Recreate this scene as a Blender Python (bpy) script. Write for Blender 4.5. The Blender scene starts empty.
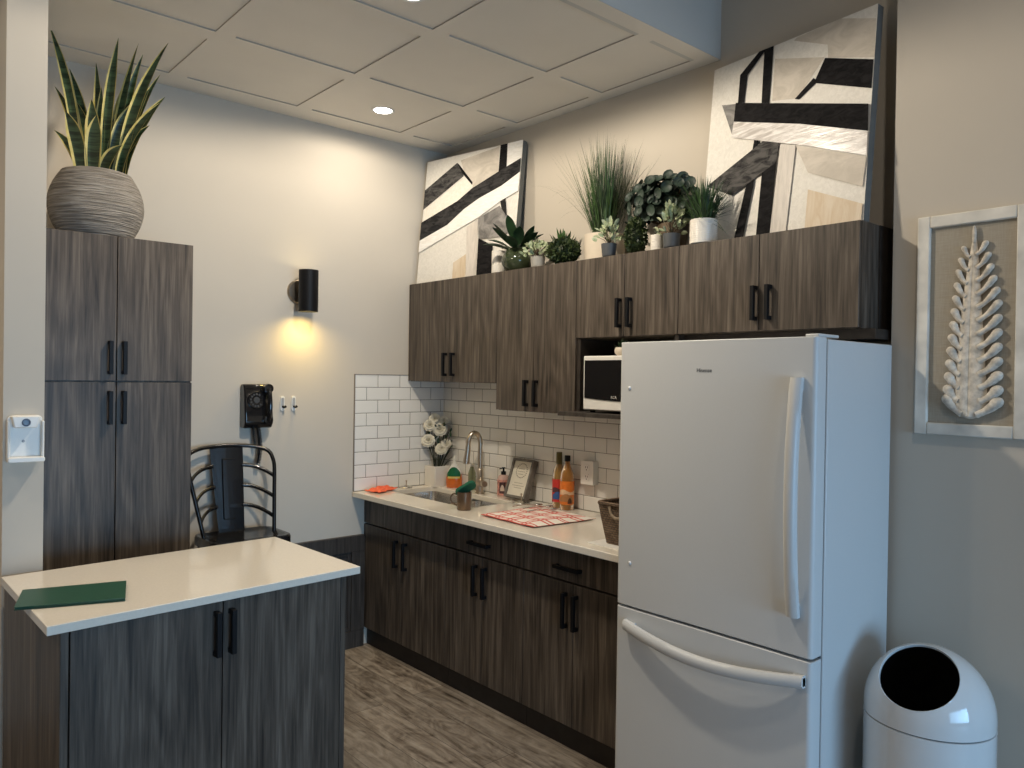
import bpy, bmesh, math, random
from mathutils import Vector, Matrix
from math import radians as R, pi, sin, cos
S = bpy.context.scene
COL = S.collection
# ------------------------------------------------------------------ camera
f_px, yaw, pit, rol = 775.2, R(41.179), R(-.463), R(.851)
fw = Vector((sin(yaw)*cos(pit), cos(yaw)*cos(pit), sin(pit)))
rt = Vector((cos(yaw), -sin(yaw), 0)); up = rt.cross(fw)
r2 = rt*cos(rol)+up*sin(rol); u2 = -rt*sin(rol)+up*cos(rol)
cd = bpy.data.cameras.new('camera'); cam = bpy.data.objects.new('camera', cd); COL.objects.link(cam)
cd.sensor_width = 36; cd.lens = 36*f_px/1024; cd.clip_start = .05
cam.matrix_world = Matrix(((r2.x, u2.x, -fw.x, 0), (r2.y, u2.y, -fw.y, 0), (r2.z, u2.z, -fw.z, 1.588), (0, 0, 0, 1)))
S.camera = cam
# ------------------------------------------------------------------ world, daylight, exposure
W = bpy.data.worlds.new('world'); S.world = W; W.use_nodes = True
W.node_tree.nodes['Background'].inputs[0].default_value = (.86, .89, 1, 1)
W.node_tree.nodes['Background'].inputs[1].default_value = .25
S.view_settings.view_transform = 'Standard'; S.view_settings.look = 'None'
S.view_settings.exposure = 0.03; S.view_settings.gamma = 1; S.view_settings.use_curve_mapping = False
def area(name, loc, target, sx, sy, power, col):
    l = bpy.data.lights.new(name, 'AREA'); l.shape = 'RECTANGLE'; l.size = sx; l.size_y = sy; l.energy = power; l.color = col
    o = bpy.data.objects.new(name, l); COL.objects.link(o); o.location = loc
    o.rotation_euler = (Vector(target)-Vector(loc)).to_track_quat('-Z', 'Y').to_euler(); return o
wl = area('window_daylight', (.9, -3.9, 1.05), (1.2, 2, .45), 3.2, 1.5, 38, (.33, .64, 1)); wl.data.spread = R(80)
def spot(name, loc, power, col, angle=150, blend=.7, rad=.05, target=None):
    l = bpy.data.lights.new(name, 'SPOT'); l.energy = power; l.color = col; l.spot_size = R(angle); l.spot_blend = blend; l.shadow_soft_size = rad
    o = bpy.data.objects.new(name, l); COL.objects.link(o); o.location = loc
    if target is not None: o.rotation_euler = (Vector(target)-Vector(loc)).to_track_quat('-Z', 'Y').to_euler()
    return o
WARM = (1, .885, .72)
spot('downlight_back_lamp', (2.201, 3.596, 2.985), 13, WARM, 178, .25, .045)
spot('downlight_mid_lamp', (1.605, 2.431, 2.985), 105, WARM, 179, .2, .045)
spot('downlight_room_lamp', (-1.2, 3.1, 2.985), 60, (1, .78, .55), 160, .8, .05)
spot('downlight_left_lamp', (-.45, 2.43, 2.985), 22, WARM, 179, .2, .05)
spot('downlight_front_lamp', (1.3, .1, 4.15), 54, (1, .90, .78), 150, .8, .06)
spot('sconce_down_lamp', (1.935, 3.9, 1.965), 18, (1, .70, .20), 150, 1, .05, (1.935, 3.96, 1.4))
spot('sconce_up_lamp', (1.935, 3.9, 2.13), 3.5, (1, .74, .35), 60, 1, .03, (1.935, 3.97, 3))

# ------------------------------------------------------------------ materials
def newmat(name):
    m = bpy.data.materials.new(name); m.use_nodes = True
    return m, m.node_tree, m.node_tree.nodes['Principled BSDF']
def N(t, typ, **k):
    n = t.nodes.new(typ)
    for a, v in k.items():
        if a in n.inputs.keys(): n.inputs[a].default_value = v
        else: setattr(n, a, v)
    return n
def ramp(t, fac, stops):
    r = t.nodes.new('ShaderNodeValToRGB'); e = r.color_ramp.elements
    while len(e) < len(stops): e.new(.5)
    for i, (p, c) in enumerate(stops): e[i].position = p; e[i].color = (*c, 1)
    t.links.new(fac, r.inputs[0]); return r.outputs[0]
def coords(t, scale=(1, 1, 1), kind='Object', rnd=False):
    tc = N(t, 'ShaderNodeTexCoord'); out = tc.outputs[kind]
    if rnd:
        oi = N(t, 'ShaderNodeObjectInfo'); mu = N(t, 'ShaderNodeMath', operation='MULTIPLY'); mu.inputs[1].default_value = 37.
        t.links.new(oi.outputs['Random'], mu.inputs[0])
        ad = N(t, 'ShaderNodeVectorMath', operation='ADD'); t.links.new(out, ad.inputs[0]); t.links.new(mu.outputs[0], ad.inputs[1]); out = ad.outputs[0]
    mp = N(t, 'ShaderNodeMapping'); mp.inputs['Scale'].default_value = scale
    t.links.new(out, mp.inputs[0]); return mp.outputs[0]
def noise(t, vec, scale=1, detail=3, dist=0, rough=.5):
    n = N(t, 'ShaderNodeTexNoise', Scale=scale, Detail=detail, Distortion=dist, Roughness=rough); t.links.new(vec, n.inputs['Vector']); return n.outputs['Fac']
def bump(t, b, h, strength=.2, dist=.01):
    n = N(t, 'ShaderNodeBump', Strength=strength, Distance=dist); t.links.new(h, n.inputs['Height']); t.links.new(n.outputs[0], b.inputs['Normal'])
def sh(c, k): return tuple(max(0, min(1, v*k)) for v in c)
def plain(name, c, rough=.5, metal=0, var=.08, scale=20, bmp=0, coat=0, trans=0, ior=1.45, sscale=(1, 1, 1), emit=0):
    m, t, b = newmat(name)
    n = noise(t, coords(t, sscale), scale, 3)
    t.links.new(ramp(t, n, [(.3, sh(c, 1-var)), (.7, sh(c, 1+var))]), b.inputs['Base Color'])
    b.inputs['Roughness'].default_value = rough; b.inputs['Metallic'].default_value = metal
    b.inputs['Coat Weight'].default_value = coat; b.inputs['Transmission Weight'].default_value = trans; b.inputs['IOR'].default_value = ior
    if bmp: bump(t, b, n, bmp, .003)
    if emit: b.inputs['Emission Color'].default_value = (*c, 1); b.inputs['Emission Strength'].default_value = emit
    return m
def wood(name, dk, md, lt, rough=.42, grain='Z', gs=1):
    m, t, b = newmat(name)
    def sc(a, c): return (a, a, c) if grain == 'Z' else ((c, a, a) if grain == 'X' else (a, c, a))
    v1 = coords(t, sc(17*gs, .9*gs), rnd=True); v2 = coords(t, sc(85*gs, 3.5*gs), rnd=True); v3 = coords(t, sc(3.2*gs, .55*gs), rnd=True)
    n1 = noise(t, v1, 1, 4, 1.6, .6); n2 = noise(t, v2, 1, 4, .4, .6); n3 = noise(t, v3, 1, 1.5, .3)
    wv = N(t, 'ShaderNodeTexWave', Scale=3.2, Distortion=9., Detail=2.); wv.inputs['Detail Scale'].default_value = 1.2
    wv.bands_direction = 'DIAGONAL'; t.links.new(v3, wv.inputs['Vector'])
    def mix(a, c, f):
        x = N(t, 'ShaderNodeMix', data_type='FLOAT'); x.inputs[0].default_value = f
        t.links.new(a, x.inputs[2]); t.links.new(c, x.inputs[3]); return x.outputs[0]
    m1 = N(t, 'ShaderNodeMath', operation='MULTIPLY'); m1.inputs[1].default_value = 85.; t.links.new(n3, m1.inputs[0])
    m2 = N(t, 'ShaderNodeMath', operation='SINE'); t.links.new(m1.outputs[0], m2.inputs[0])
    m3 = N(t, 'ShaderNodeMapRange'); m3.inputs[1].default_value = -1; m3.inputs[2].default_value = 1; m3.inputs[3].default_value = .33; m3.inputs[4].default_value = .62; t.links.new(m2.outputs[0], m3.inputs[0])
    h = mix(mix(n1, n2, .5), m3.outputs[0], .17)
    t.links.new(ramp(t, h, [(.36, dk), (.50, md), (.64, lt)]), b.inputs['Base Color'])
    b.inputs['Roughness'].default_value = rough; b.inputs['Specular IOR Level'].default_value = .35
    bump(t, b, n2, .12, .002); return m
M = {}
M['wood'] = wood('grey brown oak laminate', (.026, .021, .017), (.085, .067, .052), (.165, .135, .107))
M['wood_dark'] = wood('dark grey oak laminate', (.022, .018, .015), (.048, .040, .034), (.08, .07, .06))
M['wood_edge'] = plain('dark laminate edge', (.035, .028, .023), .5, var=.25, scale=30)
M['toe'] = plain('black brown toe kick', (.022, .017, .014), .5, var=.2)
M['wall'] = plain('warm greige wall paint', (.565, .512, .435), .85, var=.015, scale=3, bmp=.03)
M['wall_fern'] = M['wall']
M['ceil'] = plain('ceiling paint', (.76, .725, .66), .45, var=.02, scale=4)
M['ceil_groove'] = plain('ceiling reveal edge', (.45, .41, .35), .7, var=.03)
M['quartz'] = plain('cream quartz', (.78, .725, .63), .12, var=.03, scale=120, coat=.3)
M['white'] = plain('white enamel', (.74, .75, .74), .28, var=.01, coat=.2)
M['binw'] = plain('glossy white bin enamel', (.72, .74, .74), .10, var=.01, coat=.5)
M['binl'] = plain('dark bin liner', (.03, .028, .025), .6, var=.3)
M['fridge'] = plain('white fridge enamel', (.62, .63, .625), .36, var=.012, scale=300, bmp=.05)
M['gasket'] = plain('grey gasket', (.10, .11, .12), .6)
M['black'] = plain('matte black metal', (.006, .006, .007), .45, var=.1); M['black'].node_tree.nodes['Principled BSDF'].inputs['Specular IOR Level'].default_value = .25
M['gloss_black'] = plain('glossy black plastic', (.008, .008, .009), .12, var=.1, coat=.5)
M['stoolm'] = plain('black lacquered steel', (.007, .007, .008), .25, var=.15, coat=.3)
M['steel'] = plain('brushed steel', (.62, .60, .56), .26, 1, var=.06, scale=60, sscale=(1, 1, 8))
M['nickel'] = plain('brushed nickel', (.56, .48, .38), .30, 1, var=.05, scale=80)
M['greyplastic'] = plain('grey plastic', (.35, .36, .37), .4)
M['dkgrey'] = plain('dark grey plastic', (.06, .06, .06), .35)
M['whiteplastic'] = plain('white plastic', (.80, .78, .73), .35, var=.01)
M['green_vinyl'] = plain('dark green vinyl', (.018, .075, .045), .38, var=.06, scale=200, bmp=.15)
M['coral'] = plain('coral cloth', (.95, .16, .07), .8, var=.15, scale=60, bmp=.3)
M['ceramic'] = plain('white ceramic', (.76, .72, .65), .25, var=.02)
M['beige_pot'] = plain('beige matte ceramic', (.66, .58, .47), .6, var=.03)
M['grey_pot'] = plain('charcoal ceramic', (.075, .08, .085), .5, var=.1)
M['ltgrey_pot'] = plain('grey cement', (.36, .34, .30), .7, var=.08)
M['green_glaze'] = plain('olive green glaze', (.040, .052, .026), .1, var=.25, scale=12, coat=.6)
M['soil'] = plain('dark moss soil', (.03, .025, .015), .95, var=.4, scale=80, bmp=.5)
def leafm(name, c, c2, rough=.45, sc=25):
    m, t, b = newmat(name); t.links.new(ramp(t, noise(t, coords(t), sc, 3), [(.35, c), (.65, c2)]), b.inputs['Base Color'])
    b.inputs['Roughness'].default_value = rough; return m
M['leaf_dark'] = leafm('dark green leaf', (.010, .030, .012), (.025, .065, .022))
M['leaf_mid'] = leafm('grass green leaf', (.02, .055, .012), (.055, .12, .03))
M['leaf_grassdk'] = leafm('deep grass leaf', (.015, .035, .014), (.045, .075, .03))
M['leaf_straw'] = leafm('straw tipped grass', (.06, .06, .03), (.14, .12, .06))
M['leaf_grey'] = leafm('grey green eucalyptus leaf', (.010, .022, .015), (.034, .058, .040), .55)
M['leaf_pale'] = leafm('pale variegated leaf', (.22, .29, .14), (.52, .56, .38), .5, 60)
M['leaf_box'] = leafm('boxwood leaf', (.012, .025, .008), (.05, .075, .02), .5, 40)
M['leaf_yellow'] = leafm('yellow leaf margin', (.50, .42, .12), (.66, .56, .22))
def snake():
    m, t, b = newmat('banded snake plant leaf'); v = coords(t, (4, 4, 34))
    n = noise(t, v, 1, 3, 1.2); t.links.new(ramp(t, n, [(.40, (.010, .026, .012)), (.60, (.055, .10, .045))]), b.inputs['Base Color']); b.inputs['Roughness'].default_value = .4; return m
M['leaf_snake'] = snake()
M['stem'] = plain('brown stem', (.09, .06, .035), .8, var=.3)
M['petal'] = plain('ivory petals', (.80, .76, .64), .6, var=.05)
M['flower_stem'] = plain('dark flower stem', (.03, .035, .02), .7, var=.2)
def ridged():
    m, t, b = newmat('ridged taupe stoneware'); v = coords(t, (4, 4, 95)); n = noise(t, v, 2.2, 4, .5)
    t.links.new(ramp(t, n, [(.35, (.17, .15, .125)), (.5, (.30, .27, .235)), (.66, (.40, .37, .33))]), b.inputs['Base Color'])
    b.inputs['Roughness'].default_value = .75; bump(t, b, n, .9, .02); return m
M['ridged'] = ridged()
def tiles(name, axis, x0, w=.1535, h=.0759):
    m, t, b = newmat(name); tc = N(t, 'ShaderNodeTexCoord'); sp = N(t, 'ShaderNodeSeparateXYZ'); t.links.new(tc.outputs['Object'], sp.inputs[0])
    cb = N(t, 'ShaderNodeCombineXYZ'); t.links.new(sp.outputs[axis], cb.inputs[0]); t.links.new(sp.outputs[2], cb.inputs[1])
    br = N(t, 'ShaderNodeTexBrick', Scale=1.); br.offset = .5
    br.inputs['Color1'].default_value = (.80, .78, .73, 1); br.inputs['Color2'].default_value = (.78, .76, .71, 1); br.inputs['Mortar'].default_value = (.16, .14, .12, 1)
    br.inputs['Mortar Size'].default_value = .0016; br.inputs['Mortar Smooth'].default_value = .1; br.inputs['Brick Width'].default_value = w; br.inputs['Row Height'].default_value = h
    mp = N(t, 'ShaderNodeMapping'); mp.inputs['Location'].default_value = (x0, 0, 0); t.links.new(cb.outputs[0], mp.inputs[0]); t.links.new(mp.outputs[0], br.inputs['Vector'])
    t.links.new(br.outputs['Color'], b.inputs['Base Color'])
    r = N(t, 'ShaderNodeMapRange'); r.inputs[3].default_value = .14; r.inputs[4].default_value = .8; t.links.new(br.outputs['Fac'], r.inputs[0]); t.links.new(r.outputs[0], b.inputs['Roughness'])
    br2 = N(t, 'ShaderNodeTexBrick', Scale=1.); br2.offset = .5
    for k, v in (('Mortar Size', .006), ('Mortar Smooth', 1.), ('Brick Width', w), ('Row Height', h)): br2.inputs[k].default_value = v
    t.links.new(mp.outputs[0], br2.inputs['Vector'])
    n = N(t, 'ShaderNodeBump', Strength=.35, Distance=.004, invert=True); t.links.new(br2.outputs['Fac'], n.inputs['Height']); t.links.new(n.outputs[0], b.inputs['Normal']); return m
M['tile_back'] = tiles('white subway tile back', 0, .1535/2)
M['tile_side'] = tiles('white subway tile side', 1, .03)
def floorm():
    m, t, b = newmat('weathered oak plank floor'); tc = N(t, 'ShaderNodeTexCoord')
    sp = N(t, 'ShaderNodeSeparateXYZ'); t.links.new(tc.outputs['Object'], sp.inputs[0]); cb = N(t, 'ShaderNodeCombineXYZ'); t.links.new(sp.outputs[1], cb.inputs[0]); t.links.new(sp.outputs[0], cb.inputs[1])
    br = N(t, 'ShaderNodeTexBrick', Scale=1.); br.offset = .37
    for k, v in (('Mortar Size', .0015), ('Mortar Smooth', .2), ('Brick Width', 1.22), ('Row Height', .182)): br.inputs[k].default_value = v
    br.inputs['Color1'].default_value = (.75, .75, .75, 1); br.inputs['Color2'].default_value = (1.12, 1.12, 1.12, 1); br.inputs['Mortar'].default_value = (.3, .3, .3, 1)
    t.links.new(cb.outputs[0], br.inputs['Vector'])
    n1 = noise(t, coords(t, (16, 1.3, 1)), 1, 6, 1.4, .65); n2 = noise(t, coords(t, (9, 4, 1)), 1.2, 5, 2.2, .6)
    x = N(t, 'ShaderNodeMix', data_type='FLOAT'); x.inputs[0].default_value = .42; t.links.new(n1, x.inputs[2]); t.links.new(n2, x.inputs[3])
    c = ramp(t, x.outputs[0], [(.36, (.06, .045, .032)), (.45, (.19, .153, .118)), (.56, (.33, .28, .225)), (.68, (.44, .39, .325))])
    mu = N(t, 'ShaderNodeMix', data_type='RGBA', blend_type='MULTIPLY'); mu.inputs[0].default_value = 1; t.links.new(c, mu.inputs[6]); t.links.new(br.outputs['Color'], mu.inputs[7])
    t.links.new(mu.outputs[2], b.inputs['Base Color']); b.inputs['Roughness'].default_value = .5; bump(t, b, n1, .15, .004); return m
M['floor'] = floorm()
def cloth_check():
    m, t, b = newmat('white towel with red checks'); tc = N(t, 'ShaderNodeTexCoord'); sp = N(t, 'ShaderNodeSeparateXYZ'); t.links.new(tc.outputs['UV'], sp.inputs[0])
    outs = []
    for a, k in ((0, 4), (1, 4)):
        mu = N(t, 'ShaderNodeMath', operation='MULTIPLY'); mu.inputs[1].default_value = k; t.links.new(sp.outputs[a], mu.inputs[0])
        fr = N(t, 'ShaderNodeMath', operation='FRACT'); t.links.new(mu.outputs[0], fr.inputs[0])
        outs.append(ramp(t, fr.outputs[0], [(.0, (1, 1, 1)), (.10, (.9, .9, .9)), (.14, (0, 0, 0)), (.24, (0, 0, 0)), (.27, (1, 1, 1)), (.36, (.9, .9, .9)), (.40, (0, 0, 0))]))
    ad = N(t, 'ShaderNodeMix', data_type='RGBA', blend_type='SCREEN'); ad.inputs[0].default_value = 1; t.links.new(outs[0], ad.inputs[6]); t.links.new(outs[1], ad.inputs[7])
    mx = N(t, 'ShaderNodeMix', data_type='RGBA'); t.links.new(ad.outputs[2], mx.inputs[0]); mx.inputs[6].default_value = (.80, .74, .66, 1); mx.inputs[7].default_value = (.60, .10, .08, 1)
    t.links.new(mx.outputs[2], b.inputs['Base Color']); b.inputs['Roughness'].default_value = .9; return m
M['towel'] = cloth_check()
def wicker():
    m, t, b = newmat('woven brown wicker'); 
    br = N(t, 'ShaderNodeTexBrick', Scale=1.); tc = N(t, 'ShaderNodeTexCoord'); sp = N(t, 'ShaderNodeSeparateXYZ'); t.links.new(tc.outputs['Object'], sp.inputs[0])
    ad = N(t, 'ShaderNodeMath', operation='ADD'); t.links.new(sp.outputs[0], ad.inputs[0]); t.links.new(sp.outputs[1], ad.inputs[1])
    cb = N(t, 'ShaderNodeCombineXYZ'); t.links.new(ad.outputs[0], cb.inputs[0]); t.links.new(sp.outputs[2], cb.inputs[1]); t.links.new(cb.outputs[0], br.inputs['Vector'])
    for k, v in (('Mortar Size', .0018), ('Mortar Smooth', .9), ('Brick Width', .017), ('Row Height', .0095)): br.inputs[k].default_value = v
    br.inputs['Color1'].default_value = (.13, .075, .04, 1); br.inputs['Color2'].default_value = (.24, .16, .10, 1); br.inputs['Mortar'].default_value = (.03, .018, .01, 1)
    t.links.new(br.outputs['Color'], b.inputs['Base Color']); b.inputs['Roughness'].default_value = .7
    n = N(t, 'ShaderNodeBump', Strength=1, Distance=.006, invert=True); t.links.new(br.outputs['Fac'], n.inputs['Height']); t.links.new(n.outputs[0], b.inputs['Normal']); return m
M['wicker'] = wicker()
def linen():
    m, t, b = newmat('natural linen'); a = noise(t, coords(t, (1, 260, 20)), 1, 2); c = noise(t, coords(t, (1, 20, 260)), 1, 2)
    x = N(t, 'ShaderNodeMix', data_type='FLOAT'); x.inputs[0].default_value = .5; t.links.new(a, x.inputs[2]); t.links.new(c, x.inputs[3])
    t.links.new(ramp(t, x.outputs[0], [(.3, (.33, .29, .23)), (.7, (.41, .37, .30))]), b.inputs['Base Color']); b.inputs['Roughness'].default_value = .9; return m
M['linen'] = linen()
M['frame_white'] = plain('whitewashed frame wood', (.72, .69, .62), .7, var=.22, scale=9, sscale=(1, 1, 1))
M['carved'] = plain('whitewashed carved wood', (.66, .60, .51), .7, var=.3, scale=45, bmp=.4)
def paint(name, c, c2, sc=(6, 60, 60), rough=.55, metal=0):
    m, t, b = newmat(name); n = noise(t, coords(t, sc), 1, 5, .8, .65)
    t.links.new(ramp(t, n, [(.38, c), (.62, c2)]), b.inputs['Base Color']); b.inputs['Roughness'].default_value = rough; b.inputs['Metallic'].default_value = metal; b.inputs['Specular IOR Level'].default_value = .12 if rough > .7 else .4; bump(t, b, n, .3, .004); return m
P_ = dict(base=paint('cream canvas ground', (.70, .67, .61), (.78, .75, .69)), tan=paint('tan paint', (.50, .45, .38), (.64, .58, .50), (8, 8, 14)),
          cream=paint('cream paint', (.78, .73, .64), (.84, .80, .73)), char=paint('charcoal paint', (.025, .024, .025), (.11, .105, .10), (40, 14, 40), .8),
          char2=paint('dark charcoal paint', (.012, .012, .013), (.05, .048, .048), (40, 14, 40), .8), black=paint('black paint', (.004, .004, .0045), (.016, .015, .016), (20, 20, 50), .8),
          black2=paint('soft black paint', (.012, .012, .013), (.04, .037, .035), (6, 60, 60), .8), white=paint('white paint stroke', (.80, .78, .73), (.90, .88, .85), (10, 14, 70)),
          taupe=paint('taupe paint', (.55, .51, .46), (.68, .63, .57), (10, 50, 6)), sand=paint('sand paint', (.60, .47, .32), (.68, .58, .45), (10, 30, 6)),
          grey=paint('mid grey paint', (.12, .115, .11), (.30, .285, .27), (14, 14, 14)), silver=paint('pearl paint', (.50, .46, .43), (.86, .83, .80), (10, 8, 60), .25))
PK = list(P_)
M['canvas_side'] = plain('grey canvas edge', (.13, .135, .13), .8)

# ------------------------------------------------------------------ mesh helpers
ORG = {}
def link(name, bm, mats, parent=None, loc=None, bevel=0, sharp=35, smooth=True, seg=2):
    """bm is in world coordinates; link it as one mesh with its origin at loc (or at its parent's)."""
    if parent is not None: org = ORG[parent.name]
    else:
        org = Vector(loc) if loc is not None else Vector((0, 0, 0))
    bmesh.ops.translate(bm, verts=bm.verts, vec=-org)
    bm.normal_update()
    if smooth:
        for f in bm.faces: f.smooth = True
        for e in bm.edges:
            if len(e.link_faces) == 2: e.smooth = e.calc_face_angle(0) < R(sharp)
    me = bpy.data.meshes.new(name); bm.to_mesh(me); bm.free()
    for m in (mats if isinstance(mats, (list, tuple)) else [mats]): me.materials.append(m)
    o = bpy.data.objects.new(name, me); COL.objects.link(o)
    if parent is not None: o.parent = parent
    else: o.location = org
    ORG[o.name] = org
    if bevel:
        b = o.modifiers.new('bevel', 'BEVEL'); b.width = bevel; b.segments = seg; b.limit_method = 'ANGLE'; b.angle_limit = R(40); b.harden_normals = False
    return o
def thing(name, label, cat, loc, group=None):
    o = bpy.data.objects.new(name, None); COL.objects.link(o); o.location = loc; o.empty_display_size = .05
    ORG[o.name] = Vector(loc); return tag(o, label, cat, group)
def tag(o, label, cat, group=None):
    o['label'] = label; o['category'] = cat
    if group: o['group'] = group
    return o
def struct(name, bm, m, **k):
    o = link(name, bm, m, **k); o['kind'] = 'structure'; return o
def BM(): return bmesh.new()
def box(bm, x0, x1, y0, y1, z0, z1, mi=0):
    vs = [bm.verts.new((x, y, z)) for x in (x0, x1) for y in (y0, y1) for z in (z0, z1)]
    fs = [(0, 1, 3, 2), (4, 6, 7, 5), (0, 4, 5, 1), (2, 3, 7, 6), (0, 2, 6, 4), (1, 5, 7, 3)]
    out = []
    for f in fs:
        g = bm.faces.new([vs[i] for i in f]); g.material_index = mi; out.append(g)
    return vs
def quad(bm, a, b, c, d, mi=0):
    f = bm.faces.new([bm.verts.new(p) for p in (a, b, c, d)]); f.material_index = mi; return f
def lathe(bm, prof, c=(0, 0, 0), n=32, mi=0, M4=None):
    """prof: list of (r,z); closed with caps when r=0"""
    rings = []; c = Vector(c)
    for r, z in prof:
        if r < 1e-6: rings.append([bm.verts.new((0, 0, z))])
        else: rings.append([bm.verts.new((r*cos(2*pi*i/n), r*sin(2*pi*i/n), z)) for i in range(n)])
    for a, b in zip(rings, rings[1:]):
        for i in range(n):
            j = (i+1) % n
            if len(a) == 1 and len(b) == 1: continue
            if len(a) == 1: f = bm.faces.new((a[0], b[j], b[i])) if False else bm.faces.new((a[0], b[i], b[j]))
            elif len(b) == 1: f = bm.faces.new((a[i], b[0], a[j]))
            else: f = bm.faces.new((a[i], b[i], b[j], a[j]))
            f.material_index = mi
    vs = [v for r in rings for v in r]
    for v in vs:
        v.co = (M4 @ v.co if M4 else v.co) + c
    return vs
def smoothpts(pts, k=4):
    pts = [Vector(p) for p in pts]; out = []
    for i in range(len(pts)-1):
        p0 = pts[max(i-1, 0)]; p1 = pts[i]; p2 = pts[i+1]; p3 = pts[min(i+2, len(pts)-1)]
        for s in range(k):
            t = s/k; out.append(.5*((2*p1)+(p2-p0)*t+(2*p0-5*p1+4*p2-p3)*t*t+(3*p1-p0-3*p2+p3)*t**3))
    out.append(pts[-1]); return out
def tube(bm, pts, r, n=8, mi=0, cap=True, sm=0, flat=1.):
    if sm: 
        rr = r
        pts = smoothpts(pts, sm)
        if isinstance(rr, (list, tuple)): r = [rr[min(int(i/(len(pts)-1)*(len(rr)-1)), len(rr)-2)]*(1-((i/(len(pts)-1)*(len(rr)-1)) % 1 if i < len(pts)-1 else 1)) + rr[min(int(i/(len(pts)-1)*(len(rr)-1)), len(rr)-2)+1]*((i/(len(pts)-1)*(len(rr)-1)) % 1 if i < len(pts)-1 else 1) for i in range(len(pts))]
    pts = [Vector(p) for p in pts]; rings = []; prev = None
    for i, p in enumerate(pts):
        d = (pts[min(i+1, len(pts)-1)]-pts[max(i-1, 0)]).normalized()
        if prev is None:
            a = d.cross(Vector((0, 0, 1)))
            if a.length < .05: a = d.cross(Vector((0, 1, 0)))
        else: a = prev-d*prev.dot(d)
        a.normalize(); prev = a; b = d.cross(a)
        ri = r[i] if isinstance(r, (list, tuple)) else r
        rings.append([bm.verts.new(p+(a*cos(2*pi*k/n)+b*sin(2*pi*k/n)*flat)*ri) for k in range(n)])
    for A, B in zip(rings, rings[1:]):
        for k in range(n):
            f = bm.faces.new((A[k], A[(k+1) % n], B[(k+1) % n], B[k])); f.material_index = mi
    if cap:
        f = bm.faces.new(rings[0][::-1]); f.material_index = mi
        f = bm.faces.new(rings[-1]); f.material_index = mi
    return [v for q in rings for v in q]
def prism(bm, poly, ax, a0, a1, mi=0):
    """extrude polygon (2D) along axis ax ('x','y','z') from a0 to a1"""
    def P(p, a): return {'x': (a, p[0], p[1]), 'y': (p[0], a, p[1]), 'z': (p[0], p[1], a)}[ax]
    A = [bm.verts.new(P(p, a0)) for p in poly]; B = [bm.verts.new(P(p, a1)) for p in poly]
    n = len(poly); fs = [bm.faces.new(A[::-1]), bm.faces.new(B)]
    for i in range(n): fs.append(bm.faces.new((A[i], A[(i+1) % n], B[(i+1) % n], B[i])))
    for f in fs: f.material_index = mi
    bmesh.ops.recalc_face_normals(bm, faces=fs); return A+B
def rrect(x0, x1, y0, y1, r, n=5):
    out = []
    for cx, cy, a0 in ((x1-r, y1-r, 0), (x0+r, y1-r, 90), (x0+r, y0+r, 180), (x1-r, y0+r, 270)):
        for i in range(n+1): a = R(a0+90*i/n); out.append((cx+r*cos(a), cy+r*sin(a)))
    return out
def slab_hole(bm, outer, inner, z0, z1, mi=0):
    for z in (z0, z1):
        vo = [bm.verts.new((*p, z)) for p in outer]; vi = [bm.verts.new((*p, z)) for p in inner]
        es = [bm.edges.new((L[i], L[(i+1) % len(L)])) for L in (vo, vi) for i in range(len(L))]
        bmesh.ops.triangle_fill(bm, use_beauty=True, use_dissolve=False, edges=es)
        if z == z0: o0, i0 = vo, vi
    for A, B in ((o0, vo), (i0, vi)):
        for i in range(len(A)): bm.faces.new((A[i], A[(i+1) % len(A)], B[(i+1) % len(B)], B[i]))
    bmesh.ops.recalc_face_normals(bm, faces=bm.faces)
def xf(vs, M4):
    for v in vs: v.co = M4 @ v.co
def ball(bm, c, rx, ry, rz, n=12, m=8, mi=0, M4=None):
    prof = [(sin(pi*i/m), -cos(pi*i/m)) for i in range(m+1)]; prof[0] = (0, -1); prof[-1] = (0, 1)
    D = Matrix.Diagonal((rx, ry, rz, 1)); return lathe(bm, prof, c, n, mi, (M4 @ D) if M4 else D)

# handles: bar with two posts. d = outward axis ('-x' or '-y'); length along z or along y
def handle_bm(cx, cy, z0, z1, out='-x', along='z', L=.15, w=.015, so=.032):
    bm = BM(); t = w/2
    if out == '-x':
        X = cx
        if along == 'z':
            box(bm, X-so, X-so+w, cy-t, cy+t, z0, z1)
            for z in (z0, z1-w): box(bm, X-so+w, X+.0, cy-t, cy+t, z, z+w)
        else:
            zc = (z0+z1)/2; box(bm, X-so, X-so+w, cy-L/2, cy+L/2, zc-t, zc+t)
            for y in (cy-L/2, cy+L/2-w): box(bm, X-so+w, X, y, y+w, zc-t, zc+t)
    else:
        Y = cy; box(bm, cx-t, cx+t, Y-so, Y-so+w, z0, z1)
        for z in (z0, z1-w): box(bm, cx-t, cx+t, Y-so+w, Y, z, z+w)
    return bm
def doorx(root, x, y0, y1, z0, z1, mat, hy=None, hz=None, name='door', along='z', th=.019, g=.0016):
    bm = BM(); box(bm, x, x+th, y0+g, y1-g, z0+g, z1-g); d = link(name, bm, mat, root, bevel=.0012)
    if hy is not None: link('handle', handle_bm(x, hy, hz[0], hz[1], '-x', along), M['black'], d, bevel=.001)
    return d
def doory(root, y, x0, x1, z0, z1, mat, hx=None, hz=None, g=.0016, T=None):
    bm = BM(); box(bm, x0+g, x1-g, y, y+.019, z0+g, z1-g)
    if T: xf(bm.verts, T)
    d = link('door', bm, mat, root, bevel=.0012)
    if hx is not None:
        bm = handle_bm(hx, y, hz[0], hz[1], '-y')
        if T: xf(bm.verts, T)
        link('handle', bm, M['black'], d, bevel=.001)
    return d

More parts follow.
